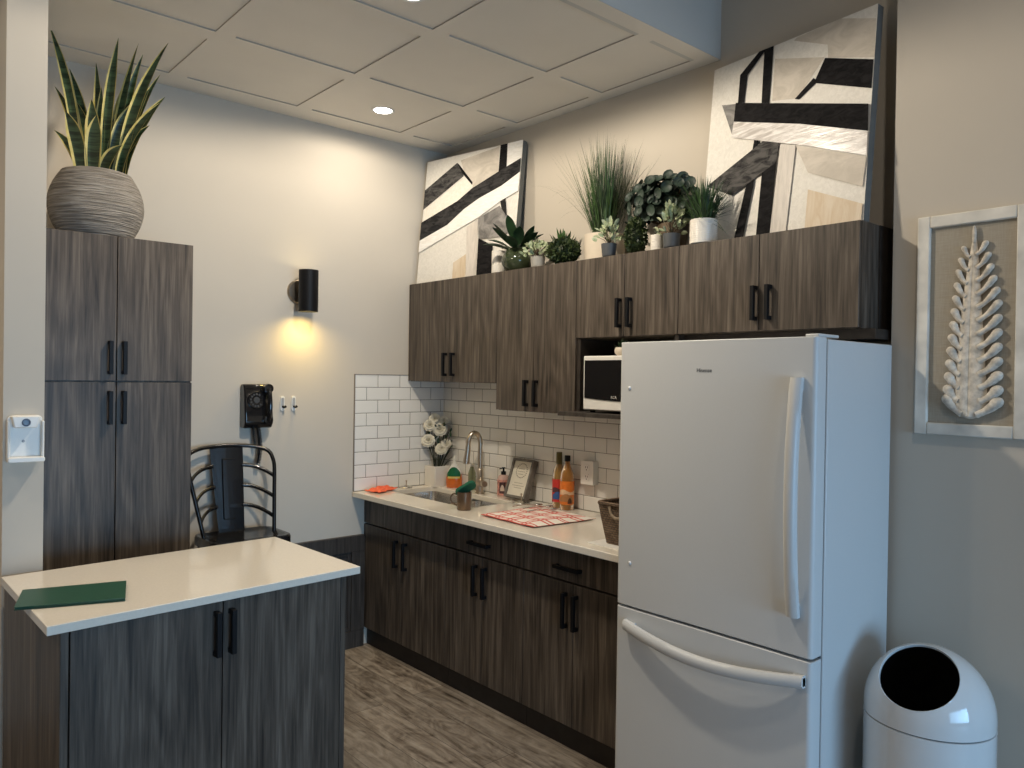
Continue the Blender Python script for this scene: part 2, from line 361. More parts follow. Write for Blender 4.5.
# ------------------------------------------------------------------ room shell
CZ = 3.0; HZ = 4.2; YB = 4.01; XK = 2.93; XF = 2.80; YC = 1.177; YS = 1.987
bm = BM(); box(bm, -3.1, 3.05, -4, 4.13, -.1, 0); struct('floor', bm, M['floor'])
bm = BM(); box(bm, -3.1, 3.05, YB, YB+.12, 0, HZ); struct('wall_back', bm, M['wall'])
bm = BM(); box(bm, XK, XK+.12, YC, YB, 0, HZ); struct('wall_right', bm, M['wall'])
bm = BM(); box(bm, XF, XK+.12, -4, YC, 0, HZ); struct('wall_right_front', bm, M['wall_fern'])
bm = BM(); box(bm, -3.1, -3.0, -4, YB, 0, HZ); struct('wall_left', bm, M['wall'])
bm = BM(); box(bm, .422, .541, 3.04, YB, 0, CZ); struct('wall_partition', bm, M['wall'])
bm = BM(); box(bm, -3.0, XK, -4, YS, HZ, HZ+.1); struct('ceiling_high', bm, M['ceil'])
bm = BM(); box(bm, -3.0, XK, YS, YS+.1, CZ+.001, HZ); struct('wall_bulkhead', bm, plain('bulkhead paint', (.60, .60, .57), .8, var=.01, scale=3))
# coffered low ceiling: bands with shallow recessed panels
xs = [-3.0]; rec = []
xr = [(-2.656, -2.09), (-2.01, -1.446), (-1.366, -.80), (-.72, -.156), (-.076, .49), (.62-.05, 1.18), (1.262, 1.828), (1.908, 2.467), (2.556, 2.846)]
yr = [(2.065, 2.613), (2.697, 3.243), (3.339, 3.842)]
bx = sorted({-3.0, XK} | {v for a in xr for v in a}); by = sorted({YS, YB} | {v for a in yr for v in a})
bm = BM(); D = .006
for i in range(len(bx)-1):
    for j in range(len(by)-1):
        x0, x1, y0, y1 = bx[i], bx[i+1], by[j], by[j+1]
        inr = any(abs(a-x0) < 1e-6 for a, b in xr) and any(abs(a-y0) < 1e-6 for a, b in yr)
        if inr:
            z = CZ+D; quad(bm, (x0, y0, z), (x0, y1, z), (x1, y1, z), (x1, y0, z), 0)
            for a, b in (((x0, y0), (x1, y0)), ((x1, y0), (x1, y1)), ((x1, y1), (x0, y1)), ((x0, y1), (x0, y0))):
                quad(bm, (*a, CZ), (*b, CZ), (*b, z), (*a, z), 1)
        else: quad(bm, (x0, y0, CZ), (x0, y1, CZ), (x1, y1, CZ), (x1, y0, CZ), 0)
box(bm, -3.0, XK, YS+.11, YB, CZ+.02, CZ+.1, 0)
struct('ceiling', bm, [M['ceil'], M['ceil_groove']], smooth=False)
# dark wainscot on the back wall
bm = BM(); y = YB
box(bm, 1.165, 2.355, y-.012, y, 0, .654)
for a, b, c, d in ((1.165, 2.355, .56, .654), (1.165, 2.355, 0, .10), (2.27, 2.355, .10, .56), (1.165, 1.26, .10, .56)): box(bm, a, b, y-.028, y-.012, c, d)
for a, b, c, d in ((1.26, 2.27, .54, .56), (1.26, 2.27, .10, .12), (2.25, 2.27, .12, .54), (1.26, 1.28, .12, .54)): box(bm, a, b, y-.02, y-.012, c, d)
struct('trim_1', bm, M['wood_dark'], bevel=.002)
# subway tile splashbacks
bm = BM(); box(bm, 2.287, XK, YB-.008, YB, .911, 1.593)
o = struct('trim_2', bm, M['tile_back'], loc=(2.287, YB, .911))
bm = BM(); box(bm, 2.283, 2.287, YB-.011, YB, .911, 1.596); box(bm, 2.287, XK, YB-.011, YB, 1.593, 1.596)
struct('trim_3', bm, plain('grey metal tile edge', (.22, .19, .16), .4, var=.05))
bm = BM(); box(bm, XK-.008, XK, 1.97, YB-.008, .911, 1.593); struct('trim_4', bm, M['tile_side'], loc=(XK, 1.95, .911))

# ------------------------------------------------------------------ base cabinets + top
BX = 2.361
def base_cab(y0, y1, label, hys, drawer, first=False):
    r = thing('base_cabinet', label, 'cabinet', (2.62, (y0+y1)/2, 0), 'base cabinets under the counter')
    bm = BM(); box(bm, BX+.02, 2.92, y0+.001, y1-.001, .10, .685); link('carcass', bm, M['wood_edge'], r)
    bm = BM(); box(bm, BX+.028, 2.92, y0+.001, y1-.001, 0, .10); link('toe_kick', bm, M['toe'], r)
    ym = (y0+y1)/2
    doorx(r, BX, ym, y1, .105, .717, M['wood'], hys[0], (.525, .675))
    doorx(r, BX, y0, ym, .105, .717, M['wood'], hys[1], (.525, .675))
    if drawer is None: doorx(r, BX, y0, y1, .722, .868, M['wood'], name='false_drawer_front')
    else: doorx(r, BX, y0, y1, .722, .868, M['wood'], drawer, (.775, .787), name='drawer', along='y')
base_cab(3.196, 4.007, 'grey-brown base cabinet under the sink, farthest, without drawer handle', (3.645, 3.555), None)
base_cab(2.598, 3.196, 'grey-brown base cabinet between the sink cabinet and the one next to the fridge', (2.94, 2.868), 2.91)
base_cab(1.97, 2.598, 'grey-brown base cabinet right beside the white fridge', (2.325, 2.262), 2.31)
bm = BM(); SX0, SX1, SY0, SY1 = 2.475, 2.795, 3.165, 3.915
slab_hole(bm, [(2.276, 1.955), (2.922, 1.955), (2.922, 4.0), (2.276, 4.0)], rrect(SX0, SX1, SY0, SY1, .04), .88, .91)
tag(link('countertop', bm, M['quartz'], loc=(2.6, 2.98, .88), bevel=.003), 'long cream quartz worktop with sink cut-out along the tiled wall', 'countertop')
# sink
r = thing('kitchen_sink', 'stainless steel double bowl sink set into the cream worktop', 'sink', (2.635, 3.54, .70))
def bowl(y0, y1, zb):
    bm = BM(); top = rrect(SX0-.004, SX1+.004, y0, y1, .042, 5); bot = rrect(SX0+.02, SX1-.02, y0+.02, y1-.02, .05, 5)
    A = [bm.verts.new((*p, .8795)) for p in top]; B = [bm.verts.new((*p, zb+.02)) for p in bot]
    C = [bm.verts.new((p[0]*.9+.1*2.635, p[1]*.9+.1*(y0+y1)/2, zb)) for p in bot]; n = len(A)
    for P, Q in ((A, B), (B, C)):
        for i in range(n): bm.faces.new((P[i], P[(i+1) % n], Q[(i+1) % n], Q[i]))
    bm.faces.new(C); bmesh.ops.recalc_face_normals(bm, faces=bm.faces)
    for f in bm.faces: f.normal_flip()
    return bm
link('bowl', bowl(3.50, SY1+.004, .70), M['steel'], r); link('bowl', bowl(SY0-.004, 3.475, .72), M['steel'], r)
bm = BM(); box(bm, SX0-.004, SX1+.004, 3.475, 3.50, .862, .872); link('divider', bm, M['steel'], r, bevel=.004)
for y in (3.71, 3.32):
    bm = BM(); lathe(bm, [(0, .723), (.03, .723), (.042, .727), (.045, .724)], (2.635, y, -.0005 if y < 3.5 else -.02), 24); link('drain', bm, M['nickel'], r)
# faucet
r = thing('kitchen_faucet', 'brushed nickel gooseneck faucet standing behind the sink', 'faucet', (2.845, 3.525, .91))
bm = BM(); lathe(bm, [(0, .911), (.027, .911), (.027, .918), (.021, .922), (.021, 1.05), (.017, 1.056), (.013, 1.06), (0, 1.06)], (2.845, 3.525, 0), 24); link('body', bm, M['nickel'], r)
bm = BM(); pts = [(2.845, 3.525, 1.05), (2.845, 3.525, 1.20)]
for i in range(13): a = pi*i/12; pts.append((2.809+.036*cos(a), 3.527+.0015*i, 1.215+.048*sin(a)))
pts.append((2.772, 3.547, 1.19)); tube(bm, pts, .0142, 14); link('spout', bm, M['nickel'], r, sharp=60)
bm = BM(); tube(bm, [(2.772, 3.547, 1.195), (2.769, 3.549, 1.15), (2.762, 3.552, 1.085)], [.015, .0175, .020], 16); link('spray_head', bm, M['nickel'], r, sharp=60)
bm = BM(); tube(bm, [(2.84, 3.525, .975), (2.822, 3.475, .975)], .02, 16); tube(bm, [(2.822, 3.475, .975), (2.812, 3.440, .975)], .017, 16)
tube(bm, [(2.827, 3.48, .985), (2.81, 3.475, 1.015)], [.006, .005], 8); link('lever', bm, M['nickel'], r, sharp=60)

# ------------------------------------------------------------------ wall cabinets
UX = 2.65
def wall_cab(y0, y1, zb, label, doors, hz):
    r = thing('wall_cabinet', label, 'cabinet', (2.79, (y0+y1)/2, zb), 'wall cabinets in a row under the plants')
    bm = BM(); box(bm, UX+.0195, 2.921, y0+.001, y1-.001, zb, 2.15); link('carcass', bm, M['wood'], r)
    for a, b, hy in doors: doorx(r, UX, a, b, zb+.001, 2.15, M['wood'], hy, hz)
    return r
wall_cab(3.158, 3.998, 1.557, 'grey-brown two-door wall cabinet above the sink, touching the cream back wall', [(3.582, 3.998, 3.607), (3.158, 3.582, 3.533)], (1.592, 1.725))
wall_cab(2.575, 3.158, 1.416, 'grey-brown wall cabinet with lowest bottom edge, left of the microwave', [(2.868, 3.158, 2.91), (2.575, 2.868, 2.838)], (1.445, 1.577))
r = wall_cab(1.984, 2.575, 1.778, 'short grey-brown wall cabinet above the microwave niche', [(2.278, 2.575, 2.30), (1.984, 2.278, 2.24)], (1.819, 1.95))
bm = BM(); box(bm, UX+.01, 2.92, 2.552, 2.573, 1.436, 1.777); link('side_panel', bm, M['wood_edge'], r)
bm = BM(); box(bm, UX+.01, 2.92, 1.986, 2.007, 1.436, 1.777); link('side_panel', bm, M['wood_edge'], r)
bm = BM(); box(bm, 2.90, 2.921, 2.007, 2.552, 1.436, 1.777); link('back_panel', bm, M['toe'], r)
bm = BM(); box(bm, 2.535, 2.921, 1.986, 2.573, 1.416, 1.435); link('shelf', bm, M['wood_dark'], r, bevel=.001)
r = wall_cab(1.225, 1.984, 1.778, 'grey-brown two-door wall cabinet above the white fridge', [(1.61, 1.984, 1.622), (1.225, 1.61, 1.562)], (1.82, 1.952))
bm = BM(); box(bm, 2.70, 2.921, 1.19, 1.984, 1.742, 1.777); link('underside_board', bm, M['wood_edge'], r)
bm = BM(); box(bm, 2.80, 2.921, 1.222, 1.2255, 1.778, 2.15); link('filler_strip', bm, M['wood_edge'], r)

# microwave
r = thing('microwave', 'white microwave with black door glass on the niche shelf', 'microwave', (2.74, 2.24, 1.436))
X0 = 2.575
bm = BM(); box(bm, X0+.02, 2.89, 2.015, 2.45, 1.446, 1.69); link('housing', bm, M['whiteplastic'], r, bevel=.006)
bm = BM(); box(bm, X0, X0+.02, 2.015, 2.45, 1.448, 1.692); link('front_frame', bm, M['whiteplastic'], r, bevel=.005)
bm = BM(); poly = [(2.440, 1.672), (2.10, 1.672), (2.10, 1.492)]
for i in range(9): t = i/8; poly.append((2.14+.300*t, 1.490+.012*t*t))
prism(bm, poly, 'x', X0-.003, X0+.001); d = link('door_glass', bm, M['gloss_black'], r)
for y in (2.05, 2.43):
    for x in (2.62, 2.86):
        bm = BM(); lathe(bm, [(0, 1.4365), (.012, 1.4365), (.012, 1.448), (0, 1.448)], (x, y, 0), 12); link('foot', bm, M['black'], r)
def text(body, name, parent, mat, size, origin, xdir, updir, ext=.0004, shear=0, align='CENTER'):
    c = bpy.data.curves.new(name, 'FONT'); c.body = body; c.size = size; c.extrude = ext; c.align_x = align; c.shear = shear
    o = bpy.data.objects.new(name+'_tmp', c); COL.objects.link(o); dg = bpy.context.evaluated_depsgraph_get(); dg.update()
    me = bpy.data.meshes.new_from_object(o.evaluated_get(dg)); bpy.data.objects.remove(o)
    x = Vector(xdir).normalized(); u = Vector(updir).normalized(); n = x.cross(u)
    Mx = Matrix(((x.x, u.x, n.x, origin[0]), (x.y, u.y, n.y, origin[1]), (x.z, u.z, n.z, origin[2]), (0, 0, 0, 1)))
    me.transform(Mx); bm = BM(); bm.from_mesh(me); bpy.data.meshes.remove(me)
    return link(name, bm, mat, parent, smooth=False)
text('RCA', 'logo', d, M['whiteplastic'], .017, (X0-.004, 2.262, 1.502), (0, -1, 0), (0, 0, 1))

# small succulent on the microwave
random.seed(3)
def blade(bm, base, tip, w, mi=0, sag=.0, side=None, seg=6, fold=.25, prof=None, bulge=.35):
    base = Vector(base); tip = Vector(tip); L = (tip-base).length
    mid = (base+tip)/2+Vector((0, 0, L*sag)); hd = Vector((tip.x-base.x, tip.y-base.y, 0))
    if side is None:
        side = Vector((-hd.y, hd.x, 0)) if hd.length > 1e-4 else Vector((1, 0, 0))
    side = Vector(side).normalized(); rows = []
    for i in range(seg+1):
        t = i/seg; p = base*(1-t)**2+mid*2*t*(1-t)+tip*t*t
        d = ((mid-base)*(1-t)+(tip-mid)*t).normalized(); nn = side.cross(d)
        wi = w*(prof(t) if prof else (sin(pi*(bulge*.5+t*(1-bulge*.5)))**.8))
        if i == seg: rows.append([bm.verts.new(p)])
        else: rows.append([bm.verts.new(p-side*wi/2+nn*wi*fold*.5), bm.verts.new(p), bm.verts.new(p+side*wi/2+nn*wi*fold*.5)])
    for a, b in zip(rows, rows[1:]):
        if len(b) == 1:
            for k in (0, 1): bm.faces.new((a[k], a[k+1], b[0])).material_index = mi
        else:
            for k in (0, 1): bm.faces.new((a[k], a[k+1], b[k+1], b[k])).material_index = mi
def rnd(a, b): return random.uniform(a, b)
def pot_prof(r0, r1, h, bulge=0, lip=.004, wall=.005):
    out = [(0, 0), (r0*.92, 0), (r0, .003)]
    for i in range(1, 8):
        t = i/8; out.append((r0+(r1-r0)*t+bulge*sin(pi*t), h*t))
    out += [(r1, h), (r1-wall, h), (r1-wall, h-.015), (0, h-.018)]
    return out
def potted(name, label, cat, c, r0, r1, h, potm, foliage, leafms, bulge=0, group='potted plants on top of the wall cabinets', potname='pot'):
    r = thing(name, label, cat, c, group)
    bm = BM(); vs = lathe(bm, pot_prof(r0, r1, h, bulge), c, 36); link(potname, bm, potm, r, sharp=50)
    bm = BM(); lathe(bm, [(r1-.0055, h-.010), (0, h-.006)], c, 24); link('soil', bm, M['soil'], r)
    bm = BM(); foliage(bm, Vector((c[0], c[1], c[2]+h-.012))); link('foliage', bm, leafms, r, sharp=180)
    return r
def f_rosette(n, L, w, el=(20, 80), sag=.1):
    def g(bm, c):
        for i in range(n):
            a = i*2.4; e = R(el[0]+(el[1]-el[0])*i/n); l = L*rnd(.8, 1.1)
            blade(bm, c, c+Vector((cos(a)*cos(e), sin(a)*cos(e), sin(e)))*l, w, 0, sag)
    return g
def f_grass(n, L, spread, w, sag, base_r, mis=1, sdir=(1, 0), lo=.55):
    def g(bm, c):
        for i in range(n):
            a = rnd(0, 2*pi); e = abs(random.gauss(0, spread)); l = L*rnd(lo, 1.0); b = c+Vector((cos(a), sin(a), 0))*base_r*rnd(0, 1)
            tip = b+Vector((cos(a)*sin(e), sin(a)*sin(e), cos(e)))*l
            blade(bm, b, tip, w*rnd(.6, 1.2), random.randrange(mis), sag*rnd(.3, 1.4)*sin(e), seg=7, prof=lambda t: (1-t)**.7)
    return g
def clampx(bm, xm):
    for v in bm.verts:
        if v.co.x > xm: v.co.x = xm-(v.co.x-xm)*.3
def f_bushy(n, rad, hgt, leaf, w, stems=True, elong=1):
    def g(bm, c):
        for i in range(n):
            a = rnd(0, 2*pi); e = rnd(-.1, 1.4); rr = rad*rnd(.45, 1)
            p = c+Vector((cos(a)*cos(e)*rr, sin(a)*cos(e)*rr, .02+max(sin(e), -.1)*hgt*rnd(.6, 1)))
            d = Vector((cos(a)*cos(e)+rnd(-.6, .6), sin(a)*cos(e)+rnd(-.6, .6), sin(e)+rnd(-.2, .7))).normalized()
            blade(bm, p, p+d*leaf*rnd(.7, 1.2), w*rnd(.7, 1.2), 0, .12, seg=3, side=Vector((rnd(-1, 1), rnd(-1, 1), rnd(-.3, .3))).cross(d), prof=lambda t: sin(pi*(.12+.88*t))**.6)
            if stems and i % 3 == 0: tube(bm, [c, (c+p)/2+Vector((0, 0, .01)), p], .0012, 4, 1)
    return g
potted('small_succulent', 'tiny green succulent in a round beige bowl on the microwave', 'plant', (2.66, 2.29, 1.6925), .024, .033, .038, M['beige_pot'], f_rosette(16, .055, .011, (25, 85)), M['leaf_dark'], .008, group=None)

# ------------------------------------------------------------------ fridge
r = thing('refrigerator', 'tall white fridge with bottom freezer between counter and wall', 'refrigerator', (2.5, 1.555, 0))
FX = 2.245; FY0, FY1 = 1.163, 1.947
bm = BM(); box(bm, 2.318, 2.775, FY0, FY1, .03, 1.722); link('body', bm, M['fridge'], r, bevel=.004)
bm = BM(); box(bm, 2.308, 2.320, FY0+.006, FY1-.006, .05, 1.718); link('gasket', bm, M['gasket'], r)
bm = BM(); box(bm, 2.35, 2.75, FY0+.02, FY1-.02, 0, .035); link('base_grille', bm, M['black'], r)
def fdoor(name, z0, z1):
    bm = BM(); poly = []
    rr = .016
    for cx, cy, a0 in ((2.308-.002, FY1, 90),): pass
    pts = [(2.309, FY0+.001), (2.309, FY1-.001)]
    for i in range(6): a = R(90+90*i/5); pts.append((FX+rr+rr*cos(a), FY1-rr+rr*sin(a)))
    for i in range(6): a = R(180+90*i/5); pts.append((FX+rr+rr*cos(a), FY0+rr+rr*sin(a)))
    prism(bm, pts, 'z', z0, z1); return link(name, bm, M['fridge'], r, bevel=.003)
d1 = fdoor('fridge_door', .740, 1.728); d2 = fdoor('freezer_drawer', .06, .731)
bm = BM(); ph = []
zs = [.862+(1.602-.862)*i/16 for i in range(17)]
for sx in (0,):
    rings = []
    for i, z in enumerate(zs):
        t = i/16; off = .022+.034*sin(pi*t)**.8; yc = 1.208+.012*(1-sin(pi*t)); w = .019; th = .020
        sh_ = .030*sin(pi*t)
        yy = yc+sh_*.3
        rings.append([bm.verts.new((FX-off+a, yy+b, z)) for a, b in ((th, -w), (0.004, -w), (-.004, -w*.5), (-.004, w*.5), (.004, w), (th, w))])
    for A, B in zip(rings, rings[1:]):
        for k in range(6): bm.faces.new((A[k], A[(k+1) % 6], B[(k+1) % 6], B[k]))
    bm.faces.new(rings[0]); bm.faces.new(rings[-1])
for z in (.885, 1.58): box(bm, FX-.018, FX+.001, 1.205, 1.233, z-.02, z+.02)
bmesh.ops.recalc_face_normals(bm, faces=bm.faces)
link('handle', bm, M['fridge'], d1, sharp=50)
bm = BM(); rings = []
for i in range(21):
    t = i/20; y = 1.893-(1.893-1.180)*t; off = .022+.036*sin(pi*t)**.8; z = .672-.034*sin(pi*t); w = .019; th = .020
    rings.append([bm.verts.new((FX-off+a, y, z+b)) for a, b in ((th, -w), (0.004, -w), (-.004, -w*.5), (-.004, w*.5), (.004, w), (th, w))])
for A, B in zip(rings, rings[1:]):
    for k in range(6): bm.faces.new((A[k], A[(k+1) % 6], B[(k+1) % 6], B[k]))
bm.faces.new(rings[0]); bm.faces.new(rings[-1])
for y in (1.87, 1.20): box(bm, FX-.018, FX+.001, y-.02, y+.02, .658, .684)
bmesh.ops.recalc_face_normals(bm, faces=bm.faces)
link('handle', bm, M['fridge'], d2, sharp=50)
text('Hisense', 'logo', d1, M['gasket'], .0195, (FX-.0006, 1.567, 1.617), (0, -1, 0), (0, 0, 1))
for z in (1.556, .902):
    bm = BM(); ball(bm, (FX-.001, 1.897 if z > 1 else 1.882, z), .004, .007, .007); link('screw_cap', bm, M['white'], d1)
bm = BM(); box(bm, 2.27, 2.40, 1.17, 1.215, 1.7285, 1.738); link('hinge_cover', bm, M['fridge'], r, bevel=.003)

# ------------------------------------------------------------------ trash can
r = thing('trash_can', 'white dome-top trash can with round opening beside the fridge', 'trash can', (2.558, .943, 0))
cx, cy, rr = 2.558, .943, .183
bm = BM(); lathe(bm, [(0, 0), (rr-.006, 0), (rr, .006), (rr, .556), (rr-.003, .558), (rr-.006, .558), (rr-.006, .02), (0, .02)], (cx, cy, 0), 64); link('bin_body', bm, M['binw'], r)
nrm = Vector((-.655, -.03, .76)).normalized(); C0 = Vector((cx, cy, .562))
def dome(rad, h, cut):
    bm = BM(); prof = [(rad, 0), (rad, .02)]+[(rad*cos(pi/2*i/20), .02+(h-.02)*sin(pi/2*i/20)) for i in range(1, 20)]+[(0, h)]
    lathe(bm, prof, C0, 72)
    bmesh.ops.bisect_plane(bm, geom=bm.verts[:]+bm.edges[:]+bm.faces[:], plane_co=C0+nrm*cut, plane_no=nrm, clear_outer=True); return bm
bm = dome(rr, .216, .1655)
rim = [v.co.copy() for v in bm.verts if abs((v.co-C0).dot(nrm)-.1655) < 1e-5]
cen = sum(rim, Vector())/len(rim); ax = nrm.cross(Vector((0, 0, 1))).normalized(); ay = nrm.cross(ax)
rim.sort(key=lambda p: math.atan2((p-cen).dot(ay), (p-cen).dot(ax)))
d = link('dome_lid', bm, M['binw'], r, sharp=50)
bm = BM(); pr = [p for p in rim]; 
rings = [[bm.verts.new(cen+(p-cen)*s-nrm*q) for p in pr] for s, q in ((1.0, 0), (.99, -.002), (.975, -.001), (.97, .008))]
for A, B in zip(rings, rings[1:]):
    for k in range(len(A)): bm.faces.new((A[k], A[(k+1) % len(A)], B[(k+1) % len(A)], B[k]))
link('opening_rim', bm, M['binw'], d)
bm = dome(rr-.008, .206, .1555); lathe(bm, [(rr-.008, .0), (rr-.012, -.54), (0, -.535)], C0, 48); link('liner', bm, M['binl'], r)

# ------------------------------------------------------------------ fern picture
r = thing('framed_carving', 'whitewashed framed carved wooden fern hung on the wall above the trash can', 'wall art', (XF, .93, 1.42))
y1, y0, z0, z1 = 1.088, .752, 1.418, 2.153; w = .040
bm = BM()
box(bm, XF-.022, XF, y1-w, y1, z0, z1); box(bm, XF-.022, XF, y0, y0+w, z0, z1)
box(bm, XF-.022, XF, y0+w, y1-w, z1-w, z1); box(bm, XF-.022, XF, y0+w, y1-w, z0, z0+w); link('frame', bm, M['frame_white'], r, bevel=.004)
bm = BM(); box(bm, XF-.008, XF-.001, y0+w, y1-w, z0+w, z1-w); link('linen_backing', bm, M['linen'], r)
bm = BM()
ox, oz = .9185, 1.484  # base of the fern (y, z)
H = .60
def wid(t): return (.052*(1-t)**.75+.004)*math.sqrt(min(1, .12+t/.07))
pr = []
axis = lambda t: ox-.006*t+.004*sin(3*t)
rings = []
for i in range(25):
    t = i/24; a = wid(t); z = oz+H*t*.97
    rings.append([bm.verts.new((XF-.012-.018*(.35+.65*(1-t)) * k[1], axis(t)+a*k[0], z)) for k in ((1, 0), (.7, .7), (0.08, 1), (0, .8), (-.08, 1), (-.7, .7), (-1, 0))])
for A, B in zip(rings, rings[1:]):
    for k in range(6): bm.faces.new((A[k], A[k+1], B[k+1], B[k]))
def lobe(side, t, reach, wd, ang):
    z = oz+H*t; y0_ = axis(t)+side*wid(t)*.6; ang = R(ang); L = max(.02, (reach-wid(t)*.6)/cos(ang)-wd); d = Vector((0, side*cos(ang), sin(ang)))
    u = Vector((0, 0, 1)); p = Vector((XF-.017, y0_, z-.004)); pts = [p, p+d*L*.4-u*.004, p+d*L*.75-u*.001, p+d*L+u*.005]
    tube(bm, pts, [wd*.75, wd*.62, wd*.85, wd*.95], 10, sm=3); Q = d.to_track_quat('X', 'Z').to_matrix().to_4x4(); ball(bm, pts[-1], wd*1.25, wd*.95, wd*1.0, 12, 8, M4=Q)
for i in range(13):
    t = .02+i*.071; s = 1-.62*t
    lobe(1, t, .078*(1-.55*t)*(1 if t < .75 else 1-(t-.75)*1.6), .0175*s, 42+12*t)
for i in range(13):
    t = .02+i*.072; s = 1-.55*t
    lobe(-1, t, .094*(1-.15*t)*(1 if t < .55 else 1-(t-.55)*1.5), .0180*s, 30+18*t)
ball(bm, (XF-.014, ox, oz+.018), .014, .040, .026, 16, 10)
ball(bm, (XF-.018, axis(1), oz+H*.985), .006, .007, .03)
link('carved_fern', bm, M['carved'], r, sharp=60)

# ------------------------------------------------------------------ leaning canvases
def canvas(label, BL, BR, TL, strokes, th=.035):
    BL, BR, TL = map(Vector, (BL, BR, TL)); U = BR-BL; V = TL-BL; n = U.cross(V).normalized()
    if n.x > 0: n = -n
    r = thing('canvas_painting', label, 'painting', (BL+BR)/2, 'abstract canvases leaning on the wall cabinets')
    bm = BM(); c = [BL, BR, BR+V, TL]; A = [bm.verts.new(p) for p in c]; B = [bm.verts.new(p-n*th) for p in c]
    bm.faces.new(A); bm.faces.new(B[::-1])
    for i in range(4): bm.faces.new((A[i], A[(i+1) % 4], B[(i+1) % 4], B[i]))
    bmesh.ops.recalc_face_normals(bm, faces=bm.faces); link('stretched_canvas', bm, M['canvas_side'], r, smooth=False)
    bm = BM(); e = .0006
    quad(bm, *[p+n*e for p in c], PK.index('base'))
    for i, (k, poly) in enumerate(strokes):
        o = n*(e*(i+2)); poly = [(min(max(a, 0), 1), min(max(b, 0), 1)) for a, b in poly]
        f = bm.faces.new([bm.verts.new(BL+U*a+V*b+o) for a, b in poly]); f.material_index = PK.index(k)
    bmesh.ops.triangulate(bm, faces=bm.faces[:])
    for f in bm.faces:
        f.normal_update()
        if f.normal.dot(n) < 0: f.normal_flip()
    link('painted_face', bm, [P_[k] for k in PK], r, smooth=False)
SA = [('tan', [(0.378, 0.951), (0.772, 0.993), (0.781, 0.8), (0.536, 0.714), (0.441, 0.825)]),
('cream', [(0.015, 0.612), (0.428, 0.803), (0.534, 0.73), (0.391, 0.626), (0.014, 0.501)]),
('char', [(0.0, 0.765), (0.339, 0.937), (0.397, 0.881), (0.426, 0.819), (0.0, 0.605)]),
('black', [(0.338, 0.94), (0.363, 0.923), (0.527, 0.756), (0.525, 0.735), (0.413, 0.838)]),
('black', [(0.784, 1.0), (0.854, 1.0), (0.862, 0.804), (0.786, 0.788)]),
('white', [(0.854, 1.0), (1.0, 1.0), (1.0, 0.862), (0.866, 0.811)]),
('taupe', [(0.508, 0.408), (0.617, 0.462), (0.651, 0.0), (0.549, 0.0)]),
('sand', [(0.4, 0.141), (0.527, 0.196), (0.545, 0.0), (0.402, 0.0)]),
('black2', [(0.828, 0.58), (0.88, 0.59), (0.907, 0.454), (0.868, 0.443)]),
('grey', [(0.623, 0.461), (0.829, 0.533), (0.92, 0.429), (0.969, 0.331), (0.873, 0.294), (0.645, 0.299)]),
('black', [(0.644, 0.307), (0.797, 0.238), (0.808, 0.0), (0.657, 0.0)]),
('white', [(0.0, 0.351), (0.298, 0.446), (0.466, 0.551), (0.611, 0.615), (0.834, 0.682), (1.0, 0.76), (1.0, 0.621), (0.845, 0.57), (0.627, 0.469), (0.352, 0.375), (0.0, 0.253)]),
('char2', [(0.0, 0.498), (0.391, 0.626), (0.537, 0.706), (0.782, 0.792), (1.0, 0.863), (1.0, 0.76), (0.834, 0.682), (0.611, 0.615), (0.466, 0.551), (0.298, 0.446), (0.0, 0.351)])]
SB = [('tan', [(0.556, 0.995), (0.807, 1.0), (0.995, 0.932), (1.0, 0.749), (0.749, 0.827), (0.742, 0.895), (0.536, 0.985)]),
('tan', [(0.426, 0.927), (0.729, 0.837), (0.587, 0.676), (0.427, 0.706)]),
('black', [(0.733, 0.832), (0.997, 0.74), (0.997, 0.606), (0.678, 0.725)]),
('black', [(0.675, 0.751), (0.701, 0.726), (0.598, 0.665), (0.571, 0.676)]),
('black', [(0.351, 1.0), (0.412, 1.0), (0.412, 0.699), (0.36, 0.714)]),
('black', [(0.318, 1.0), (0.367, 1.0), (0.25, 0.894), (0.242, 0.748), (0.197, 0.757), (0.197, 0.911)]),
('grey', [(0.083, 0.777), (0.187, 0.756), (0.172, 0.594)]),
('tan', [(0.601, 0.432), (0.996, 0.293), (0.988, 0.156), (0.685, 0.282)]),
('sand', [(0.693, 0.198), (0.994, 0.078), (0.992, 0.0), (0.689, 0.0)]),
('taupe', [(0.505, 0.462), (0.601, 0.432), (0.579, 0.0), (0.481, 0.0)]),
('black', [(0.403, 0.412), (0.505, 0.458), (0.49, 0.358), (0.482, 0.0), (0.394, 0.0)]),
('black', [(0.335, 0.526), (0.365, 0.515), (0.354, 0.281), (0.308, 0.0), (0.245, 0.0), (0.303, 0.291)]),
('char', [(0.393, 0.503), (0.5, 0.473), (0.493, 0.375), (0.214, 0.254), (0.02, 0.338)]),
('silver', [(0.184, 0.658), (0.621, 0.535), (0.997, 0.407), (1.0, 0.295), (0.672, 0.415), (0.174, 0.575)]),
('black', [(0.187, 0.76), (0.993, 0.533), (1.0, 0.407), (0.621, 0.535), (0.184, 0.658)])]
canvas('smaller-looking abstract canvas at the far end by the corner, one diagonal black band', (2.691, 3.98, 2.155), (2.81, 3.226, 2.152), (2.761, 3.98, 2.915), SA)
canvas('large-looking abstract canvas above the fridge with a broad horizontal black band', (2.80, 1.985, 2.155), (2.71, 1.242, 2.155), (2.885, 1.985, 2.942), SB)

